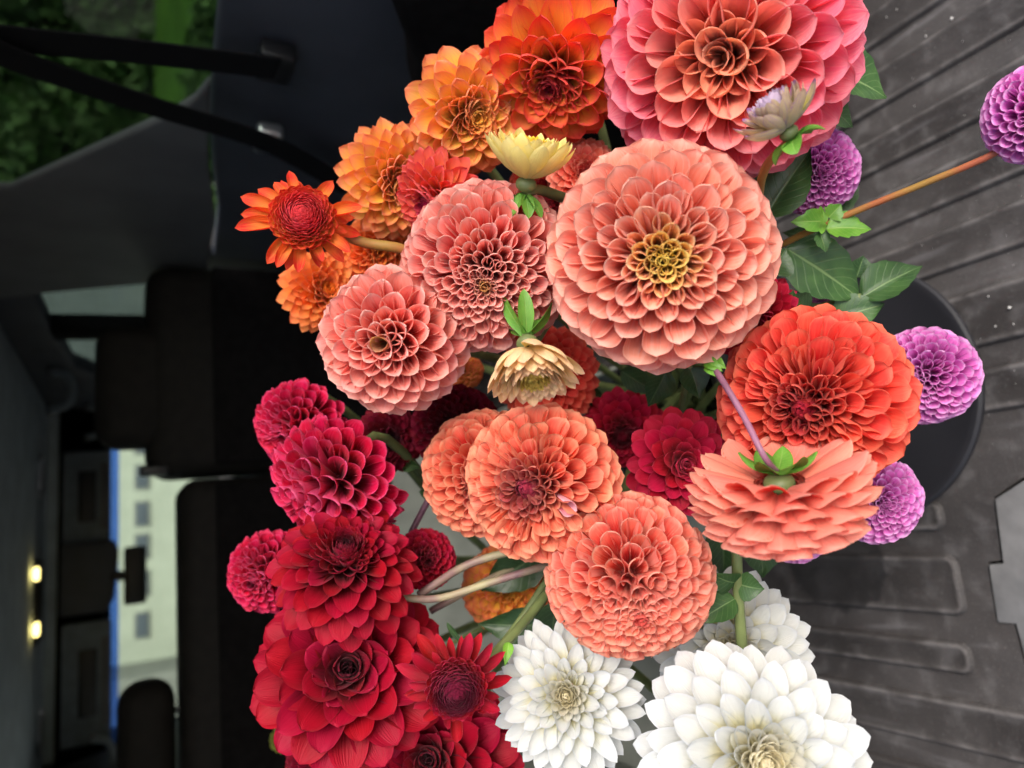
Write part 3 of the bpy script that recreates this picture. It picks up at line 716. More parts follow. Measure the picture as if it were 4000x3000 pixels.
def petal_mesh(style, ib, iv, nb, pal):
    key = (style, ib, iv, nb)
    if key not in CACHE:
        st = STYLE[style]; t = (ib + .5) / nb
        rnd = random.Random('%s%d%d' % (style, ib, iv))
        s_, thm = interp(st['s'], t), interp(st['thm'], t)
        L = interp(st['lr'], t) - interp(st['rb'], t)
        m_ = s_ * interp(st['mw'], t)
        thm *= rnd.uniform(.88, 1.12)
        W = m_ / 2 * (thm / math.sin(thm) if thm < math.pi / 2 else thm)
        thb = min(max(thm * 1.15, 1.3), 2.7)
        CACHE[key] = petal_arrays(L, W * rnd.uniform(.93, 1.07), thb, thm, st['bw'], min(interp(st['vm'], t) * rnd.uniform(.96, 1.03), .93), st['p'] * rnd.uniform(.92, 1.1),
                                  interp(st['bend'], t) + rnd.uniform(-.12, .12), .004, 6, 10, rnd, wav=st.get('wav', .07), tipc=.10, beak=st.get('beak', .12))
    if pal is None: return CACHE[key]
    k2 = key + (pal,)
    if k2 not in CACHE:
        V, F, mi, uv = CACHE[key]
        me = bpy.data.meshes.new('petal')
        me.from_pydata(V.tolist(), [], F)
        for m in PAL[pal]: me.materials.append(m)
        me.polygons.foreach_set('use_smooth', [True] * len(F))
        me.polygons.foreach_set('material_index', mi)
        l = me.uv_layers.new(name='UVMap')
        li = np.zeros(len(me.loops), dtype=np.int32); me.loops.foreach_get('vertex_index', li)
        l.data.foreach_set('uv', uv[li].astype(np.float32).ravel())
        me.update()
        CACHE[k2] = me
    return CACHE[k2]

def view_axes(px, py):
    zc = -ray(px, py).normalized()
    xc = (CX - zc * CX.dot(zc)).normalized()
    return xc, zc.cross(xc), zc

def sepal_obj(parent, R, az, psi, ln, wd, mat=None, bend=-.6, pos=-.30, name='sepal'):
    rnd = random.Random(az)
    V, F, mi, uv = petal_arrays(ln, wd, .7, .55, .6, .45, 1.35, bend, .012, 6, 10, rnd, wav=.05)
    d = Vector((math.sin(psi) * math.cos(az), math.sin(psi) * math.sin(az), math.cos(psi)))
    e = Vector((-math.cos(psi) * math.cos(az), -math.cos(psi) * math.sin(az), math.sin(psi)))
    x = d.cross(e)
    M = Matrix(((x.x, d.x, e.x, 0), (x.y, d.y, e.y, 0), (x.z, d.z, e.z, 0), (0, 0, 0, 1)))
    o = mesh_obj(name, V * R, F, mat or M_sepal, parent, uvs=uv)
    o.matrix_local = Matrix.Translation(Vector((0, 0, pos * R)) + d * (.04 * R)) @ M
    return o

NB = 9
def dahlia(label, px, py, r, d, ax, style, pal, seed, name='dahlia', squash=1., stem=None, stem_mat=None, stem_r=.0034, stem_pts=None, group=None,
           sepals=0, sepal_psi=100, sepal_len=.5, sepal_w=.13, psi_max=None, calyx=False, cat='flower', cull=-.5, fill=1., stem_pos=.3, sepal_bend=-.6):
    rnd = random.Random(seed)
    st = STYLE[style]
    xc, yc, zc = view_axes(px, py)
    s2 = 1 - ax[0] ** 2 - ax[1] ** 2
    A = (xc * ax[0] - yc * ax[1] + zc * (math.sqrt(max(s2, 0)) * (ax[2] if len(ax) > 2 else 1))).normalized()
    C = at_d(px, py, d)
    R = 1.03 * r * S * d / FPX
    X = A.orthogonal().normalized(); Y = A.cross(X)
    root = empty(name, Matrix(((X.x, Y.x, A.x, C.x), (X.y, Y.y, A.y, C.y), (X.z, Y.z, A.z, C.z), (0, 0, 0, 1))))
    tag(root, label, cat, group)
    zl = Vector((zc.dot(X), zc.dot(Y), zc.dot(A)))       # towards the camera, in flower space
    pm = math.radians(st['psi']); end = math.radians(psi_max) if psi_max else pm
    # phyllotaxis: integrate how many petals fit out to each polar angle
    psi, acc, i, out = .03, .5, 0, []
    dp = .002
    while psi < end:
        t = psi / pm
        acc += 2 * math.pi * math.sin(psi) * dp / (interp(st['s'], t) ** 2) * fill * 1.0
        psi += dp
        while acc >= 1:
            acc -= 1; out.append((psi, i)); i += 1
    rpx = r * 1024 / 2212.
    off = rnd.uniform(0, 6.28)
    lop = Matrix.Diagonal((R * rnd.uniform(.97, 1.03), R * rnd.uniform(.97, 1.03), R * squash * rnd.uniform(.94, 1.0), 1))
    sh = Matrix.Identity(4); sh[0][2] = rnd.uniform(-.06, .06); sh[1][2] = rnd.uniform(-.06, .06)
    lop = sh @ lop
    mv, mf, mm, muv, base_n = [], [], [], [], 0
    count = 0
    for psi, i in out:
        t = psi / pm
        az = off + i * 2.399963 + rnd.gauss(0, .03)
        ps = psi + rnd.gauss(0, .014) - math.radians(interp(st['tilt'], t)) * .0
        d0 = Vector((math.sin(ps) * math.cos(az), math.sin(ps) * math.sin(az), math.cos(ps)))
        if d0.dot(zl) < cull and t > .3: continue
        if 'scj' in st and t > .8 and rnd.random() < .38: continue
        tl = -math.radians(interp(st['tilt'], t) + rnd.gauss(0, 2) + (rnd.uniform(-13, 10) if rnd.random() < .06 and t > .25 else 0))
        pt = ps + tl
        Yp = Vector((math.sin(pt) * math.cos(az), math.sin(pt) * math.sin(az), math.cos(pt)))
        Zp = Vector((-math.cos(pt) * math.cos(az), -math.cos(pt) * math.sin(az), math.sin(pt)))
        tw = rnd.gauss(0, .07)
        odd = rnd.random() < .05 and t > .25
        if odd: tw += rnd.uniform(-.35, .35)
        Xp = Yp.cross(Zp)
        Xp, Zp = Xp * math.cos(tw) + Zp * math.sin(tw), Zp * math.cos(tw) - Xp * math.sin(tw)
        sc = rnd.uniform(.965, 1.035)
        if 'scj' in st and t > .78: sc = rnd.uniform(1 - st['scj'], 1 + st['scj'] * .6)
        rb = interp(st['rb'], t)
        B = d0 * rb
        M = Matrix(((Xp.x * sc, Yp.x * sc, Zp.x * sc, B.x), (Xp.y * sc, Yp.y * sc, Zp.y * sc, B.y), (Xp.z * sc, Yp.z * sc, Zp.z * sc, B.z), (0, 0, 0, 1)))
        M = lop @ M
        ib = min(int(t * NB), NB - 1); iv = rnd.randrange(3)
        if interp(st['s'], t) * rpx < 6.0 or count >= 298:
            V, F, mi, uv = petal_mesh(style, ib, iv, NB, None)
            mv.append((np.array(M)[:3, :3] @ V.T).T + np.array(M)[:3, 3])
            mf += [tuple(q + base_n for q in f) for f in F]; mm += mi; muv.append(uv); base_n += len(V)
            continue
        o = bpy.data.objects.new('petal', petal_mesh(style, ib, iv, NB, pal))
        o.color = (t, rnd.random(), rnd.random(), 1)
        COL.objects.link(o); o.parent = root
        o.matrix_local = M
        count += 1
    if mv:
        big_t = .03 if count else .6
        o = mesh_obj('inner_petals', np.concatenate(mv), mf, list(PAL[pal]), root, uvs=np.concatenate(muv), midx=mm)
        o.color = (big_t, .5, .5, 1); o['kind'] = 'stuff'
    # solid receptacle so that no gap shows through
    bm = bmesh.new(); bmesh.ops.create_icosphere(bm, subdivisions=3, radius=1)
    rr = min(interp(st['rb'], .0), .42) * .95
    for v in bm.verts: v.co = Vector((v.co.x * (.17 if calyx else max(rr, .2)) * R, v.co.y * (.17 if calyx else max(rr, .2)) * R, (v.co.z * .13 - .03) * R if calyx else v.co.z * max(rr, .14) * R * .9 - .02 * R))
    rc = bm_obj('receptacle', bm, M_stem_g if calyx else PAL[pal][0] if style != 'deco_white' else M_disc if style == 'deco_white' else PAL[pal][0], root); rc.color = (.0, .5, .5, 1)
    for k in range(sepals):
        sepal_obj(root, R, k * 2 * math.pi / sepals + rnd.uniform(-.3, .3), math.radians(sepal_psi + rnd.uniform(-10, 10)), sepal_len, sepal_w, pos=-.16, bend=sepal_bend)
    if stem is not None or stem_pts:
        p0 = C - A * (stem_pos * .5 * R); p1 = C - A * (R * 1.0)
        if stem_pts: pts = [p0] + [at_d(*q) for q in stem_pts]
        else:
            tgt = stem + Vector((rnd.uniform(-.05, .05), rnd.uniform(-.05, .05), 0))
            mid = p1.lerp(tgt, .45) + Vector((0, 0, .02))
            pts = [p0, p1, mid, tgt]
        to_local(root, tube('stem', pts, stem_r, stem_r * 1.25, stem_mat or M_stem_g, root))
    return root
M_disc = plain_mat('yellow_disc', rgb(226, 200, 80), .6, .3, .3, 300, .8, 900, color2=rgb(170, 160, 50), bdist=.004)

BU, BI = BUCKET, BIN
def recolour_petal(root, px, py, pal, label):
    """give the petal whose tip stands nearest to a spot its own colouring"""
    best = None
    for o in root.children:
        if o.name.split('.')[0] != 'petal': continue
        tip = root.matrix_basis @ (o.matrix_basis @ Vector((0, .72, 0)))
        v = tip - EYE; dd = v.dot(FWD)
        q = ((2000 - FPX * v.dot(UPV) / dd) / S - px) ** 2 + ((1500 - FPX * v.dot(RGT) / dd) / S - py) ** 2 + max(0, (dd - .44)) * 1e5
        if best is None or q < best[0]: best = (q, o)
    o = best[1]
    o.data = o.data.copy()
    for k in (0, 1): o.data.materials[k] = PAL[pal][k]
    o['label'] = label

# ---- the large coral and pink flowers
dahlia('large salmon pink ball dahlia with a golden yellow centre', 1425, 557, 240, .415, (.06, -.02), 'ball', 'coral', 3, stem=BU)
dahlia('largest hot pink dahlia with a tan open centre above the salmon one', 1578, 120, 262, .44, (-.08, -.02), 'ball_wide', 'pink', 5, stem=BU)
dahlia('pale pink ball dahlia with many small cups and olive brown centre', 1054, 577, 184, .462, (-.04, .25), 'ball_tight', 'peach', 7, stem=BU)
dahlia('pale peach dahlia with pointed petal tips above the crimson flowers', 856, 735, 160, .455, (-.22, .08), 'ball_point', 'peach', 9, stem=BU)
dahlia('vermilion dahlia with a tight dark red centre beside the purple pompon', 1756, 866, 196, .425, (-.18, .16), 'closed', 'coral_red', 11, stem=BU)
coral_mid = dahlia('coral dahlia with a purplish tight centre between crimson and white flowers', 1172, 1042, 168, .455, (-.40, .15), 'closed', 'coral_orange', 13, stem=BU)
dahlia('orange coral ball dahlia tucked behind another coral dahlia near the stems', 1046, 1018, 134, .50, (.15, .30), 'ball_tight', 'coral_orange', 15, stem=BU)
dahlia('shrimp coloured ball dahlia hanging over the white flowers', 1358, 1240, 172, .435, (.12, .62), 'honey', 'shrimp', 17, stem=BU)
coral_back = dahlia('coral dahlia seen from behind with purple stem and green sepals', 1684, 1050, 192, .375, (.06, .93, -1), 'ball_point', 'shrimp', 19, calyx=True, squash=.64, sepals=6, sepal_psi=112, sepal_len=.42, sepal_w=.13, sepal_bend=-.5,
       stem_pts=[(1650, 985, .358), (1603, 893, .375), (1545, 798, .40), (1480, 700, .48)], stem_mat=M_stem_p, stem_r=.0016, cull=-2)
recolour_petal(coral_mid, 1265, 1098, 'blush', 'single blush white petal')
# ---- orange group at the top
dahlia('orange red dahlia with long upright petals next to the hot pink one', 1205, 150, 172, .485, (-.20, .50), 'spiky_big', 'orange_red', 21, stem=BU)
dahlia('apricot ball dahlia with yellow throat below the dark side trim', 1008, 248, 132, .50, (.38, .10), 'spiky_big', 'apricot', 23, stem=BU)
dahlia('apricot pink dahlia half hidden at the end of the orange row', 852, 392, 124, .53, (.30, .10), 'spiky', 'apricot', 25, stem=BU)
dahlia('salmon dahlia with a magenta centre above the pale pink ball', 950, 425, 105, .50, (-.62, .40), 'spiky', 'pink_orange', 27, stem=BU)
dahlia('tangerine dahlia with drooping petals against the black seat back', 695, 630, 92, .57, (.35, -.2), 'spiky', 'tangerine', 29, stem=BU)
dahlia('tangerine dahlia mostly hidden behind the brown stem', 818, 540, 78, .58, (.1, .1), 'ball_point', 'tangerine', 31, stem=BU)
dahlia('salmon dahlia peeping out between the yellow bud and salmon pink ball', 1262, 380, 82, .52, (.1, -.2), 'spiky', 'shrimp', 33, stem=BU)
dahlia('brick red dahlia in shade under the yellow bud', 1175, 420, 80, .56, (0, .2), 'ball_tight', 'coral_red', 35, stem=BU)
dahlia('hot pink dahlia in shade below the largest pink flower', 1560, 330, 90, .51, (.1, .5), 'spiky', 'pink', 36, stem=BU)
# ---- crimson and red group
dahlia('small magenta ball dahlia topmost against the black seat', 655, 916, 101, .56, (-.62, .48), 'ball_wide', 'magenta', 41, stem=BI)
dahlia('large magenta ball dahlia with pale backed petals', 735, 1036, 150, .51, (-.72, .56), 'ball_wide', 'magenta', 43, stem=BI)
dahlia('wine red dahlia in shade behind the magenta balls', 842, 950, 78, .58, (.2, .1), 'spiky', 'wine', 45, stem=BI)
dahlia('dark magenta ball dahlia in deep shade beneath the peach one', 985, 925, 95, .57, (.0, .1), 'ball_tight', 'wine', 47, stem=BI)
dahlia('small rosy ball dahlia at the edge of the seat back', 586, 1232, 88, .56, (-.5, .35), 'ball_point', 'magenta', 49, stem=BI)
red_up = dahlia('bright red dahlia with an upright purplish centre', 748, 1225, 166, .47, (-.02, -.56), 'deco_bud', 'red', 51, stem=BI)
red_big = dahlia('large red dahlia with dark maroon curled centre petals', 757, 1450, 206, .48, (-.10, -.10), 'deco', 'red', 53, stem=BI)
rose_ball = dahlia('small rose red ball dahlia in front of the grey bin', 918, 1208, 66, .54, (.1, .1), 'ball_point', 'rose_red', 55, stem=BI)
dahlia('deep red dahlia below the half open garnet one', 940, 1640, 190, .50, (-.25, .0), 'deco', 'red', 57, stem=BI)
dahlia('small dark red ball dahlia lowest by the black seat', 715, 1625, 92, .53, (-.2, .0), 'ball_wide', 'wine', 59, stem=BI)
# ---- between the corals
dahlia('rose red dahlia with open petals beside the white flowers stem', 1470, 1000, 118, .485, (.30, .10), 'deco', 'rose_red', 61, stem=BU)
dahlia('dim rose red dahlia deep between the coral flowers', 1345, 930, 95, .56, (.0, .45), 'deco_bud', 'rose_red', 63, stem=BU)
dahlia('dull salmon dahlia in shade behind the cream nodding bud', 1185, 812, 115, .56, (.1, -.2), 'spiky', 'coral_red', 65, stem=BU)
dahlia('crimson dahlia squeezed between salmon ball and green leaves', 1630, 690, 98, .49, (.0, .25), 'spiky', 'rose_red', 67, stem=BU)
dahlia('rust orange dahlia deep in shade behind the bent stems', 1095, 1270, 98, .60, (.1, .2), 'ball_wide', 'apricot', 69, stem=BI)
dahlia('small tan dahlia glimpsed deep behind the pale balls', 1003, 800, 42, .60, (0, 0), 'ball_point', 'apricot', 71, stem=BI)
# ---- white group
dahlia('white dahlia with cream curled centre and a yellow eye', 1226, 1502, 168, .445, (-.05, .03), 'deco_white', 'white', 73, stem=BI)
dahlia('largest white dahlia with creamy ruffled centre', 1628, 1640, 255, .385, (.22, .08), 'deco_full', 'white', 75, stem=BI)
dahlia('white dahlia behind the green stem with leaf pair', 1580, 1400, 172, .475, (-.05, .15), 'deco_full', 'white', 77, stem=BI)
# ---- purple pompons
dahlia('purple pompon with a pale gaping centre over the black tray', 1999, 811, 104, .50, (-.25, .15), 'pompon', 'purple', 81, squash=.92, stem=BU)
dahlia('purple pompon next to the dark leaves under the lilac bud', 1758, 372, 92, .51, (.25, .10), 'pompon', 'purple', 83, stem=BU)
dahlia('purple pompon hanging out over the mat on a long rusty stem', 2246, 246, 108, .40, (.2, .2), 'pompon', 'purple', 85, stem_mat=M_stem_o, stem_r=.0019,
       stem_pts=[(2165, 322, .41), (2000, 395, .44), (1840, 460, .47), (1690, 528, .50), (1560, 610, .56)])
dahlia('purple pompon below the vermilion dahlia at the tray edge', 1890, 1078, 92, .49, (.30, .25), 'pompon', 'purple', 87, stem=BU)
dahlia('purple pompon peeping out under the coral dahlia seen from behind', 1716, 1130, 84, .47, (.1, .6), 'pompon', 'purple', 89, stem=BU)
dahlia('small pale purple pompon glimpsed among the green leaves', 1775, 652, 38, .54, (0, 0), 'pompon', 'purple', 91, stem=BU)
# ---- buds and half open flowers
dahlia('half open orange red dahlia standing out against the black seat', 655, 478, 116, .445, (.04, -.36), 'bud', 'ember', 93, sepals=5, sepal_psi=112, sepal_len=.62, sepal_w=.17, cat='flower', name='opening_dahlia',
       stem_pts=[(720, 500, .46), (790, 525, .47), (880, 542, .48), (1000, 600, .52)], stem_mat=M_stem_o, stem_r=.0032)
dahlia('half open garnet dahlia between the red and white flowers', 985, 1478, 108, .415, (.04, .40), 'bud', 'garnet', 95, name='opening_dahlia', sepals=5, sepal_psi=112, sepal_len=.5, sepal_w=.12,
       stem_pts=[(1050, 1430, .43), (1100, 1380, .45), (1160, 1310, .48), (1230, 1220, .54)], stem_mat=M_stem_g, stem_r=.0028)
dahlia('pale yellow half open bud standing upright over the pink ball', 1137, 394, 132, .425, (.13, -.985), 'cup', 'yellow', 97, calyx=True, name='dahlia_bud', sepals=6, sepal_psi=128, sepal_len=.46, sepal_w=.12, sepal_bend=-.5,
       stem_pts=[(1165, 410, .44), (1210, 425, .46), (1280, 450, .5)], stem_mat=M_stem_g, stem_r=.003, cull=-2)
dahlia('cream and blush nodding bud facing down beside the big salmon dahlia', 1140, 746, 142, .42, (.12, .86), 'cup', 'cream', 99, calyx=True, name='dahlia_bud', sepals=5, sepal_psi=140, sepal_len=.66, sepal_w=.13, sepal_bend=-.5,
       stem_pts=[(1150, 745, .455), (1180, 700, .49), (1230, 640, .54)], stem_mat=M_stem_g, stem_r=.003, cull=-2)
dahlia('lilac and cream closed bud on a curved orange stem before the pink dahlia', 1702, 284, 118, .365, (-.62, -.76), 'tulip', 'lilac_bud', 101, calyx=True, name='dahlia_bud', sepals=5, sepal_psi=96, sepal_len=.52, sepal_w=.2, sepal_bend=-.9, squash=1.0,
       stem_pts=[(1692, 318, .372), (1655, 360, .39), (1640, 420, .42), (1640, 520, .48)], stem_mat=M_stem_o, stem_r=.0022, cull=-2)
dahlia('blurred yellow green bud low against the black seat', 612, 1596, 30, .80, (-.3, -.2), 'nod', 'lime_bud', 103, name='dahlia_bud', stem=BI, sepals=3)

# ------------------------------------------------------------------ leaves and loose stems
def leaf(parent, base, tip, width, nrm=None, mat=None, curl=.5, fold=.35, seed=1, serr=.08, lobes=5):
    """base and tip are world points; nrm roughly faces the light; serrated blade with a folded midrib"""
    rnd = random.Random(seed)
    B, T = Vector(base), Vector(tip)
    L = (T - B).length
    y = (T - B).normalized()
    n = (nrm or (-FWD)).normalized()
    x = y.cross(n).normalized(); z = x.cross(y)
    nv, nu = 20, 8
    V, F, uv = [], [], []
    px_, pz = 0., 0.
    for i in range(nv + 1):
        v = i / nv
        w_ = (math.sin(math.pi * min(v * 1.02, 1) ** .72)) ** .85 * (1 - .25 * v) if v < .99 else .015
        w_ = max(w_, .02)
        tooth = 1 + serr * (((v * lobes) % 1.) - .45) * (1 if .08 < v < .96 else 0)
        ang = curl * (v - .45)
        for j in range(nu + 1):
            u = j / nu * 2 - 1
            hw_ = width / 2 * w_ * (tooth if abs(u) > .7 else 1)
            X_ = u * hw_
            Z_ = abs(u) * hw_ * fold + (v - v * v) * 0 - curl * L * .5 * (v - .4) ** 2 + .03 * L * math.sin(7 * v + 3 * u + seed) * abs(u)
            V.append(B + x * X_ + y * (v * L) + z * Z_); uv.append((j / nu, v))
    n_ = nu + 1
    for i in range(nv):
        for j in range(nu): F.append((i * n_ + j, i * n_ + j + 1, (i + 1) * n_ + j + 1, (i + 1) * n_ + j))
    o = mesh_obj('leaf', V, F, mat or M_leaf, parent, uvs=uv)
    return to_local(parent, o)
def sprig(label, x, y, d):
    r = empty('leaf_sprig', loc=at_d(x, y, d))
    return tag(r, label, 'leaves', None)
def tilt(a, b): return (-FWD + RGT * a + UPV * b)
def lf(parent, b, tp, width_px, d0, d1, **kw):
    return leaf(parent, at_d(b[0], b[1], d0), at_d(tp[0], tp[1], d1), 1.2 * width_px * S * (d0 + d1) / 2 / FPX, **kw)
g = sprig('broad dark green leaves sticking out beside the largest pink dahlia', 1800, 200, .48)
lf(g, (1795, 150), (1922, 206), 105, .47, .475, curl=.4, seed=2, nrm=tilt(.3, .2))
lf(g, (1775, 222), (1848, 272), 70, .48, .49, curl=.5, seed=3, nrm=tilt(.3, .3))
lf(g, (1820, 60), (1855, 18), 46, .47, .475, curl=.3, seed=4)
to_local(g, tube('stem', [at_d(1800, 150, .47), at_d(1730, 260, .50), at_d(1650, 420, .55), BU], .0022, .003, M_stem_g, g))
g = sprig('dull green leaves around the pompon below the lilac bud', 1700, 390, .46)
lf(g, (1652, 470), (1752, 318), 105, .46, .455, mat=M_leaf_dark, curl=.3, seed=5, nrm=tilt(.1, .5))
lf(g, (1640, 430), (1630, 330), 70, .49, .48, mat=M_leaf_dark, curl=.3, seed=6)
lf(g, (1770, 450), (1852, 362), 90, .52, .52, mat=M_leaf_dark, curl=.4, seed=7, nrm=tilt(-.2, .3))
to_local(g, tube('stem', [at_d(1652, 470, .46), at_d(1640, 540, .50), BU], .002, .003, M_stem_g, g))
g = sprig('bright young lobed leaves on the long rusty stem', 1770, 490, .475)
lf(g, (1790, 478), (1712, 478), 50, .478, .475, mat=M_leaf_bright, curl=.5, seed=8, lobes=3, serr=.3)
lf(g, (1785, 492), (1884, 492), 62, .474, .468, mat=M_leaf_bright, curl=.4, seed=9, lobes=4, serr=.25, nrm=tilt(.4, .1))
lf(g, (1790, 470), (1818, 440), 40, .474, .47, mat=M_leaf_bright, curl=.4, seed=10, lobes=3, serr=.3)
lf(g, (1770, 500), (1785, 545), 34, .478, .478, mat=M_leaf, curl=.4, seed=11, lobes=3, serr=.3)
lf(g, (1780, 482), (1778, 455), 16, .47, .468, mat=M_leaf_bright, curl=.2, seed=12)
g = sprig('big wavy green leaves lying over the edge of the black tray', 1800, 590, .50)
lf(g, (1700, 535), (1872, 650), 120, .495, .50, curl=.45, seed=13, nrm=tilt(.2, .4), fold=.2)
lf(g, (1862, 640), (1995, 568), 82, .50, .495, curl=.5, seed=14, nrm=tilt(.5, .2), fold=.5)
lf(g, (1850, 600), (1866, 552), 60, .505, .50, curl=.3, seed=15)
lf(g, (1665, 590), (1700, 535), 70, .48, .475, curl=.4, seed=16)
lf(g, (1800, 690), (1912, 655), 80, .505, .495, curl=.4, seed=17, nrm=tilt(.2, .5))
lf(g, (1690, 690), (1715, 628), 66, .485, .475, curl=.3, seed=18)
lf(g, (1750, 668), (1700, 640), 50, .49, .48, curl=.3, seed=19, mat=M_leaf_dark)
lf(g, (1790, 520), (1690, 500), 46, .52, .53, curl=.3, seed=20, mat=M_leaf_dark)
to_local(g, tube('stem', [at_d(1860, 640, .50), at_d(1780, 660, .52), at_d(1680, 700, .56), BU], .0022, .003, M_stem_g, g))
g = sprig('dark leaves in the gap under the salmon pink ball', 1500, 840, .50)
lf(g, (1490, 790), (1512, 862), 60, .47, .47, mat=M_leaf_dark, curl=.3, seed=21)
lf(g, (1440, 800), (1400, 880), 60, .52, .53, mat=M_leaf_dark, curl=.3, seed=22)
lf(g, (1340, 800), (1420, 850), 50, .55, .56, mat=M_leaf_dark, curl=.3, seed=23)
lf(g, (1300, 850), (1250, 880), 60, .58, .58, mat=M_leaf_dark, curl=.3, seed=24)
to_local(g, tube('stem', [at_d(1490, 790, .47), at_d(1470, 900, .56), BU], .002, .003, M_stem_g, g))
g = sprig('upright green stem with a pair of leaves before the white dahlias', 1598, 1250, .43)
to_local(g, tube('stem', [at_d(1612, 1470, .445), at_d(1602, 1385, .44), at_d(1594, 1270, .435), at_d(1590, 1150, .43), at_d(1585, 1050, .47)], .0036, .003, M_stem_g, g))
lf(g, (1594, 1262), (1650, 1275), 60, .432, .425, curl=.9, seed=25, nrm=tilt(0, .8), fold=.2)
lf(g, (1594, 1262), (1540, 1246), 58, .432, .425, curl=.9, seed=26, nrm=tilt(0, .8), fold=.2)
lf(g, (1590, 1292), (1500, 1345), 58, .434, .428, curl=.35, seed=27, nrm=tilt(.3, .4))
lf(g, (1640, 1130), (1650, 1250), 100, .50, .50, mat=M_leaf_dark, curl=.3, seed=28)
lf(g, (1560, 1130), (1565, 1250), 90, .50, .51, mat=M_leaf_dark, curl=.3, seed=29)
g = sprig('dark leaves over the rust orange flower in front of the grey bin', 1100, 1250, .55)
lf(g, (1170, 1190), (1040, 1278), 95, .56, .55, mat=M_leaf_dark, curl=.4, seed=30)
lf(g, (1200, 1350), (1030, 1350), 80, .54, .54, mat=M_leaf_dark, curl=.3, seed=31)
lf(g, (1200, 1300), (1190, 1400), 70, .52, .53, mat=M_leaf_dark, curl=.3, seed=32)
lf(g, (1100, 1385), (1092, 1435), 22, .44, .43, mat=M_leaf_bright, curl=1.2, seed=33)
lf(g, (965, 1345), (1003, 1398), 12, .50, .50, mat=M_leaf_dark, curl=.3, seed=34)
to_local(g, tube('stem', [at_d(1190, 1240, .52), at_d(1110, 1360, .50), at_d(1060, 1420, .48)], .0026, .003, M_stem_g, g))
g = sprig('small leaf on a dark stem above the grey bin', 920, 1050, .56)
to_local(g, tube('stem', [at_d(960, 1010, .56), at_d(925, 1080, .56), at_d(885, 1160, .55), at_d(860, 1250, .56)], .0026, .0026, M_stem_p, g))
lf(g, (928, 1066), (905, 1062), 24, .56, .555, seed=35)
lf(g, (870, 1000), (905, 1010), 30, .58, .57, seed=36)
lf(g, (880, 960), (900, 985), 30, .60, .60, seed=37)
def bent_stem(parent, pts, m, r):
    to_local(parent, tube('stem', [at_d(*p) for p in pts], r, r * 1.1, m, parent, n=20))
bent_stem(rose_ball, [(905, 1285, .49), (935, 1265, .49), (1010, 1220, .50), (1110, 1190, .50), (1230, 1170, .52)], M_stem_d, .0027)
bent_stem(red_up, [(850, 1275, .475), (872, 1290, .475), (950, 1292, .48), (1060, 1258, .485), (1180, 1222, .49), (1260, 1200, .52)], M_stem_d, .0025)
bent_stem(red_big, [(930, 1320, .54), (985, 1290, .54), (1060, 1250, .55), (1180, 1190, .57)], M_stem_d, .0026)
for k, (b, t_) in enumerate((((1522, 778), (1560, 800)), ((1528, 790), (1548, 812)), ((1535, 775), (1568, 795)))):
    lf(coral_back, b, t_, 26, .402, .395, mat=M_leaf_bright, curl=.8, seed=40 + k, serr=0)
# crumbs on the mat
M_crumb = plain_mat('pale_crumb', rgb(210, 208, 204), .8, .2, .1, 100)
V, F = [], []
rr = random.Random(4)
for (x, y, s_) in [(2055, 40, .0022), (1915, 37, .001), (1937, 20, .001), (2000, 78, .001), (2180, 665, .0018), (2135, 640, .0009), (2150, 705, .001), (2190, 700, .0008)] + [(rr.uniform(1960, 2212), rr.uniform(0, 1000), rr.uniform(.0002, .0005)) for _ in range(40)]:
    c = at_z(x, y, -.7135)
    b0 = len(V)
    for i in range(6): V.append(c + Vector([(1, 0, 0), (-1, 0, 0), (0, 1, 0), (0, -1, 0), (0, 0, 1), (0, 0, -1)][i]) * s_ * rr.uniform(.6, 1.2))
    for f in ((0, 2, 4), (2, 1, 4), (1, 3, 4), (3, 0, 4), (2, 0, 5), (1, 2, 5), (3, 1, 5), (0, 3, 5)): F.append(tuple(b0 + q for q in f))
cr = mesh_obj('crumbs', V, F, M_crumb)
tag(cr, 'white crumbs and grit scattered on the mat', 'crumbs', kind='stuff')

# ------------------------------------------------------------------ outside: ground, lawn, building, hedge, trees
gm = plain_mat('pale_concrete', rgb(150, 148, 142), .9, .2, .2, 3, .3, 40, bdist=.01)
gr = mesh_obj('ground', [(-200, -200, -.01), (200, -200, -.01), (200, 200, -.01), (-200, 200, -.01)], [(0, 1, 2, 3)], gm, smooth=False)
tag(gr, 'pale concrete ground around the car', kind='structure')
lm = plain_mat('lawn_grass', rgb(74, 112, 40), .9, .1, .25, .6, .5, 30, bdist=.03)
lw_ = mesh_obj('lawn', [(3, -60, 0), (160, -60, 0), (160, 150, 0), (8, 150, 0)], [(0, 1, 2, 3)], lm, smooth=False)
tag(lw_, 'bright lawn beyond the quarter window', kind='structure')
Mb = plain_mat('pale_render', rgb(196, 200, 186), .85, .2, .05, 2, .1, 40)
Mbw = plain_mat('window_dark', rgb(92, 100, 112), .3, .5, .1, 2, .02, 10)
Mbg = plain_mat('grey_concrete', rgb(150, 150, 144), .9, .2, .1, 3, .2, 40)
bl = empty('building', loc=(0, 20, 0))
tag(bl, 'pale building with a row of square dark windows ahead of the windscreen', 'building')
rbox('wall', -5.0, 7.6, 0, 6, 0, 7, Mb, bl, bev=0)
for yy in (955, 1030, 1110, 1180, 1260, 1350):
    a = at_y(289, yy - 27, 20); b = at_y(325, yy + 27, 20)
    wn = rbox('window', b.x, a.x, -.03, .05, b.z, a.z, Mbg, bl, bev=.01)
    rbox('pane', b.x + .05, a.x - .05, -.045, -.031, b.z + .05, a.z - .05, Mbw, wn, bev=0)
b2 = empty('garage', loc=(0, 16, 0))
tag(b2, 'grey concrete wall left of the pale building', 'building')
p_ = at_y(300, 1462, 16)
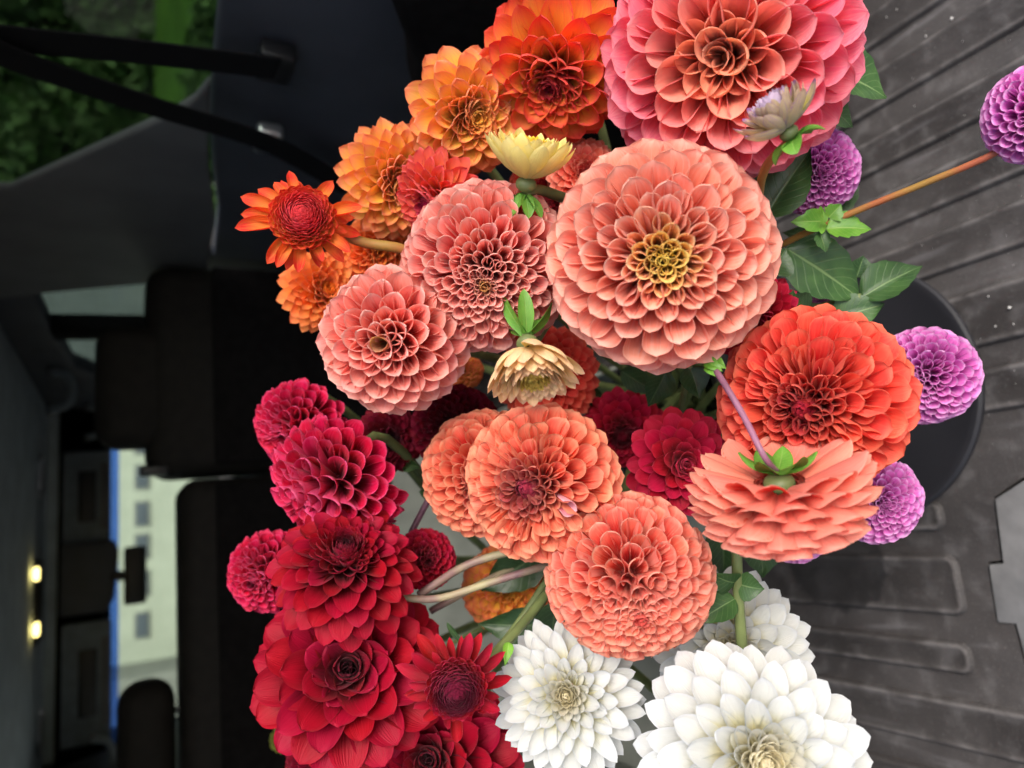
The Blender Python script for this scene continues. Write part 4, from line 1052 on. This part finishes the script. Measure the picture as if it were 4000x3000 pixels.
rbox('wall', -14, p_.x, 0, 2, 0, 3.2, Mbg, b2, bev=.02)
rbox('coping', -14.1, p_.x + .06, -.06, 2.06, 3.202, 3.35, Mb, b2, bev=.02)

def leaf_cloud(name, spots, n, size, mat, parent, seed):
    rng = np.random.default_rng(seed)
    V = np.zeros((n * 4, 3)); F = []
    sp_ = np.array([s_[:3] for s_ in spots]); rad = np.array([s_[3] for s_ in spots])
    k = rng.choice(len(spots), n, p=rad ** 2 / (rad ** 2).sum())
    dirs = rng.normal(size=(n, 3)); dirs /= np.linalg.norm(dirs, axis=1)[:, None]
    c = sp_[k] + dirs * (rad[k] * rng.uniform(.55, 1.08, n) ** .6)[:, None]
    a = rng.normal(size=(n, 3)); a /= np.linalg.norm(a, axis=1)[:, None]
    b = np.cross(a, rng.normal(size=(n, 3))); b /= np.linalg.norm(b, axis=1)[:, None]
    sz = size * rng.uniform(.6, 1.4, n)[:, None]
    V[0::4] = c - a * sz; V[1::4] = c + b * sz * .5; V[2::4] = c + a * sz; V[3::4] = c - b * sz * .5
    F = [(i * 4, i * 4 + 1, i * 4 + 2, i * 4 + 3) for i in range(n)]
    o = mesh_obj(name, V, F, mat, parent, smooth=False)
    return o
Mfol = plain_mat('tree_foliage', rgb(92, 122, 72), .8, .2, .4, 1.2, 0, 10)
Mfol2 = plain_mat('shrub_foliage', rgb(78, 108, 58), .8, .2, .4, 2., 0, 10)
Mbark = plain_mat('bark', rgb(82, 70, 58), .9, .1, .3, 8, .5, 30)
def tree(x, y, h, label, seed):
    rnd = random.Random(seed)
    t = empty('tree', loc=(x, y, 0)); tag(t, label, 'tree', 'trees beyond the lawn')
    tr_ = tube('trunk', [(0, 0, 0), (.15, .1, h * .3), (0, .1, h * .65), (.1, 0, h * .85)], .35, .1, Mbark, t, n=10)
    for k in range(4):
        a = rnd.uniform(0, 6.28); z = h * rnd.uniform(.3, .55)
        tube('limb', [(0, 0, z), (math.cos(a) * h * .12, math.sin(a) * h * .12, z + h * .1), (math.cos(a) * h * .24, math.sin(a) * h * .24, z + h * .22)], .14, .04, Mbark, tr_, n=6, k=6)
    spots = [(rnd.gauss(0, h * .16), rnd.gauss(0, h * .16), h * rnd.uniform(.08, .95), h * rnd.uniform(.10, .18)) for _ in range(30)]
    leaf_cloud('crown', spots, 9000, .40, Mfol, t, seed)
where = ['nearest the pale building', 'second from the pale building', 'third from the pale building', 'fourth from the pale building', 'fifth from the pale building', 'sixth from the pale building', 'seventh from the pale building', 'last of the row, farthest from the building']
for i in range(8):
    az = math.radians(21 + i * 4.6); rd = 56 + (i * 37 % 9)
    tree(rd * math.sin(az), rd * math.cos(az), 19 + (i * 29 % 6), 'dark leafy tree beyond the lawn, ' + where[i], 200 + i)
def hedge_row():
    rnd = random.Random(9)
    sp = []
    for i in range(26):
        az = math.radians(24.5 + i * 1.4); rd = 9 + rnd.uniform(-.25, .25)
        for z in (.25, .62): sp.append((rd * math.sin(az), rd * math.cos(az), z + rnd.uniform(-.06, .06), rnd.uniform(.32, .42)))
    o = leaf_cloud('hedge', sp, 26000, .05, Mfol2, None, 77)
    return tag(o, 'low dark green hedge close outside the quarter window', 'hedge')
hedge_row()
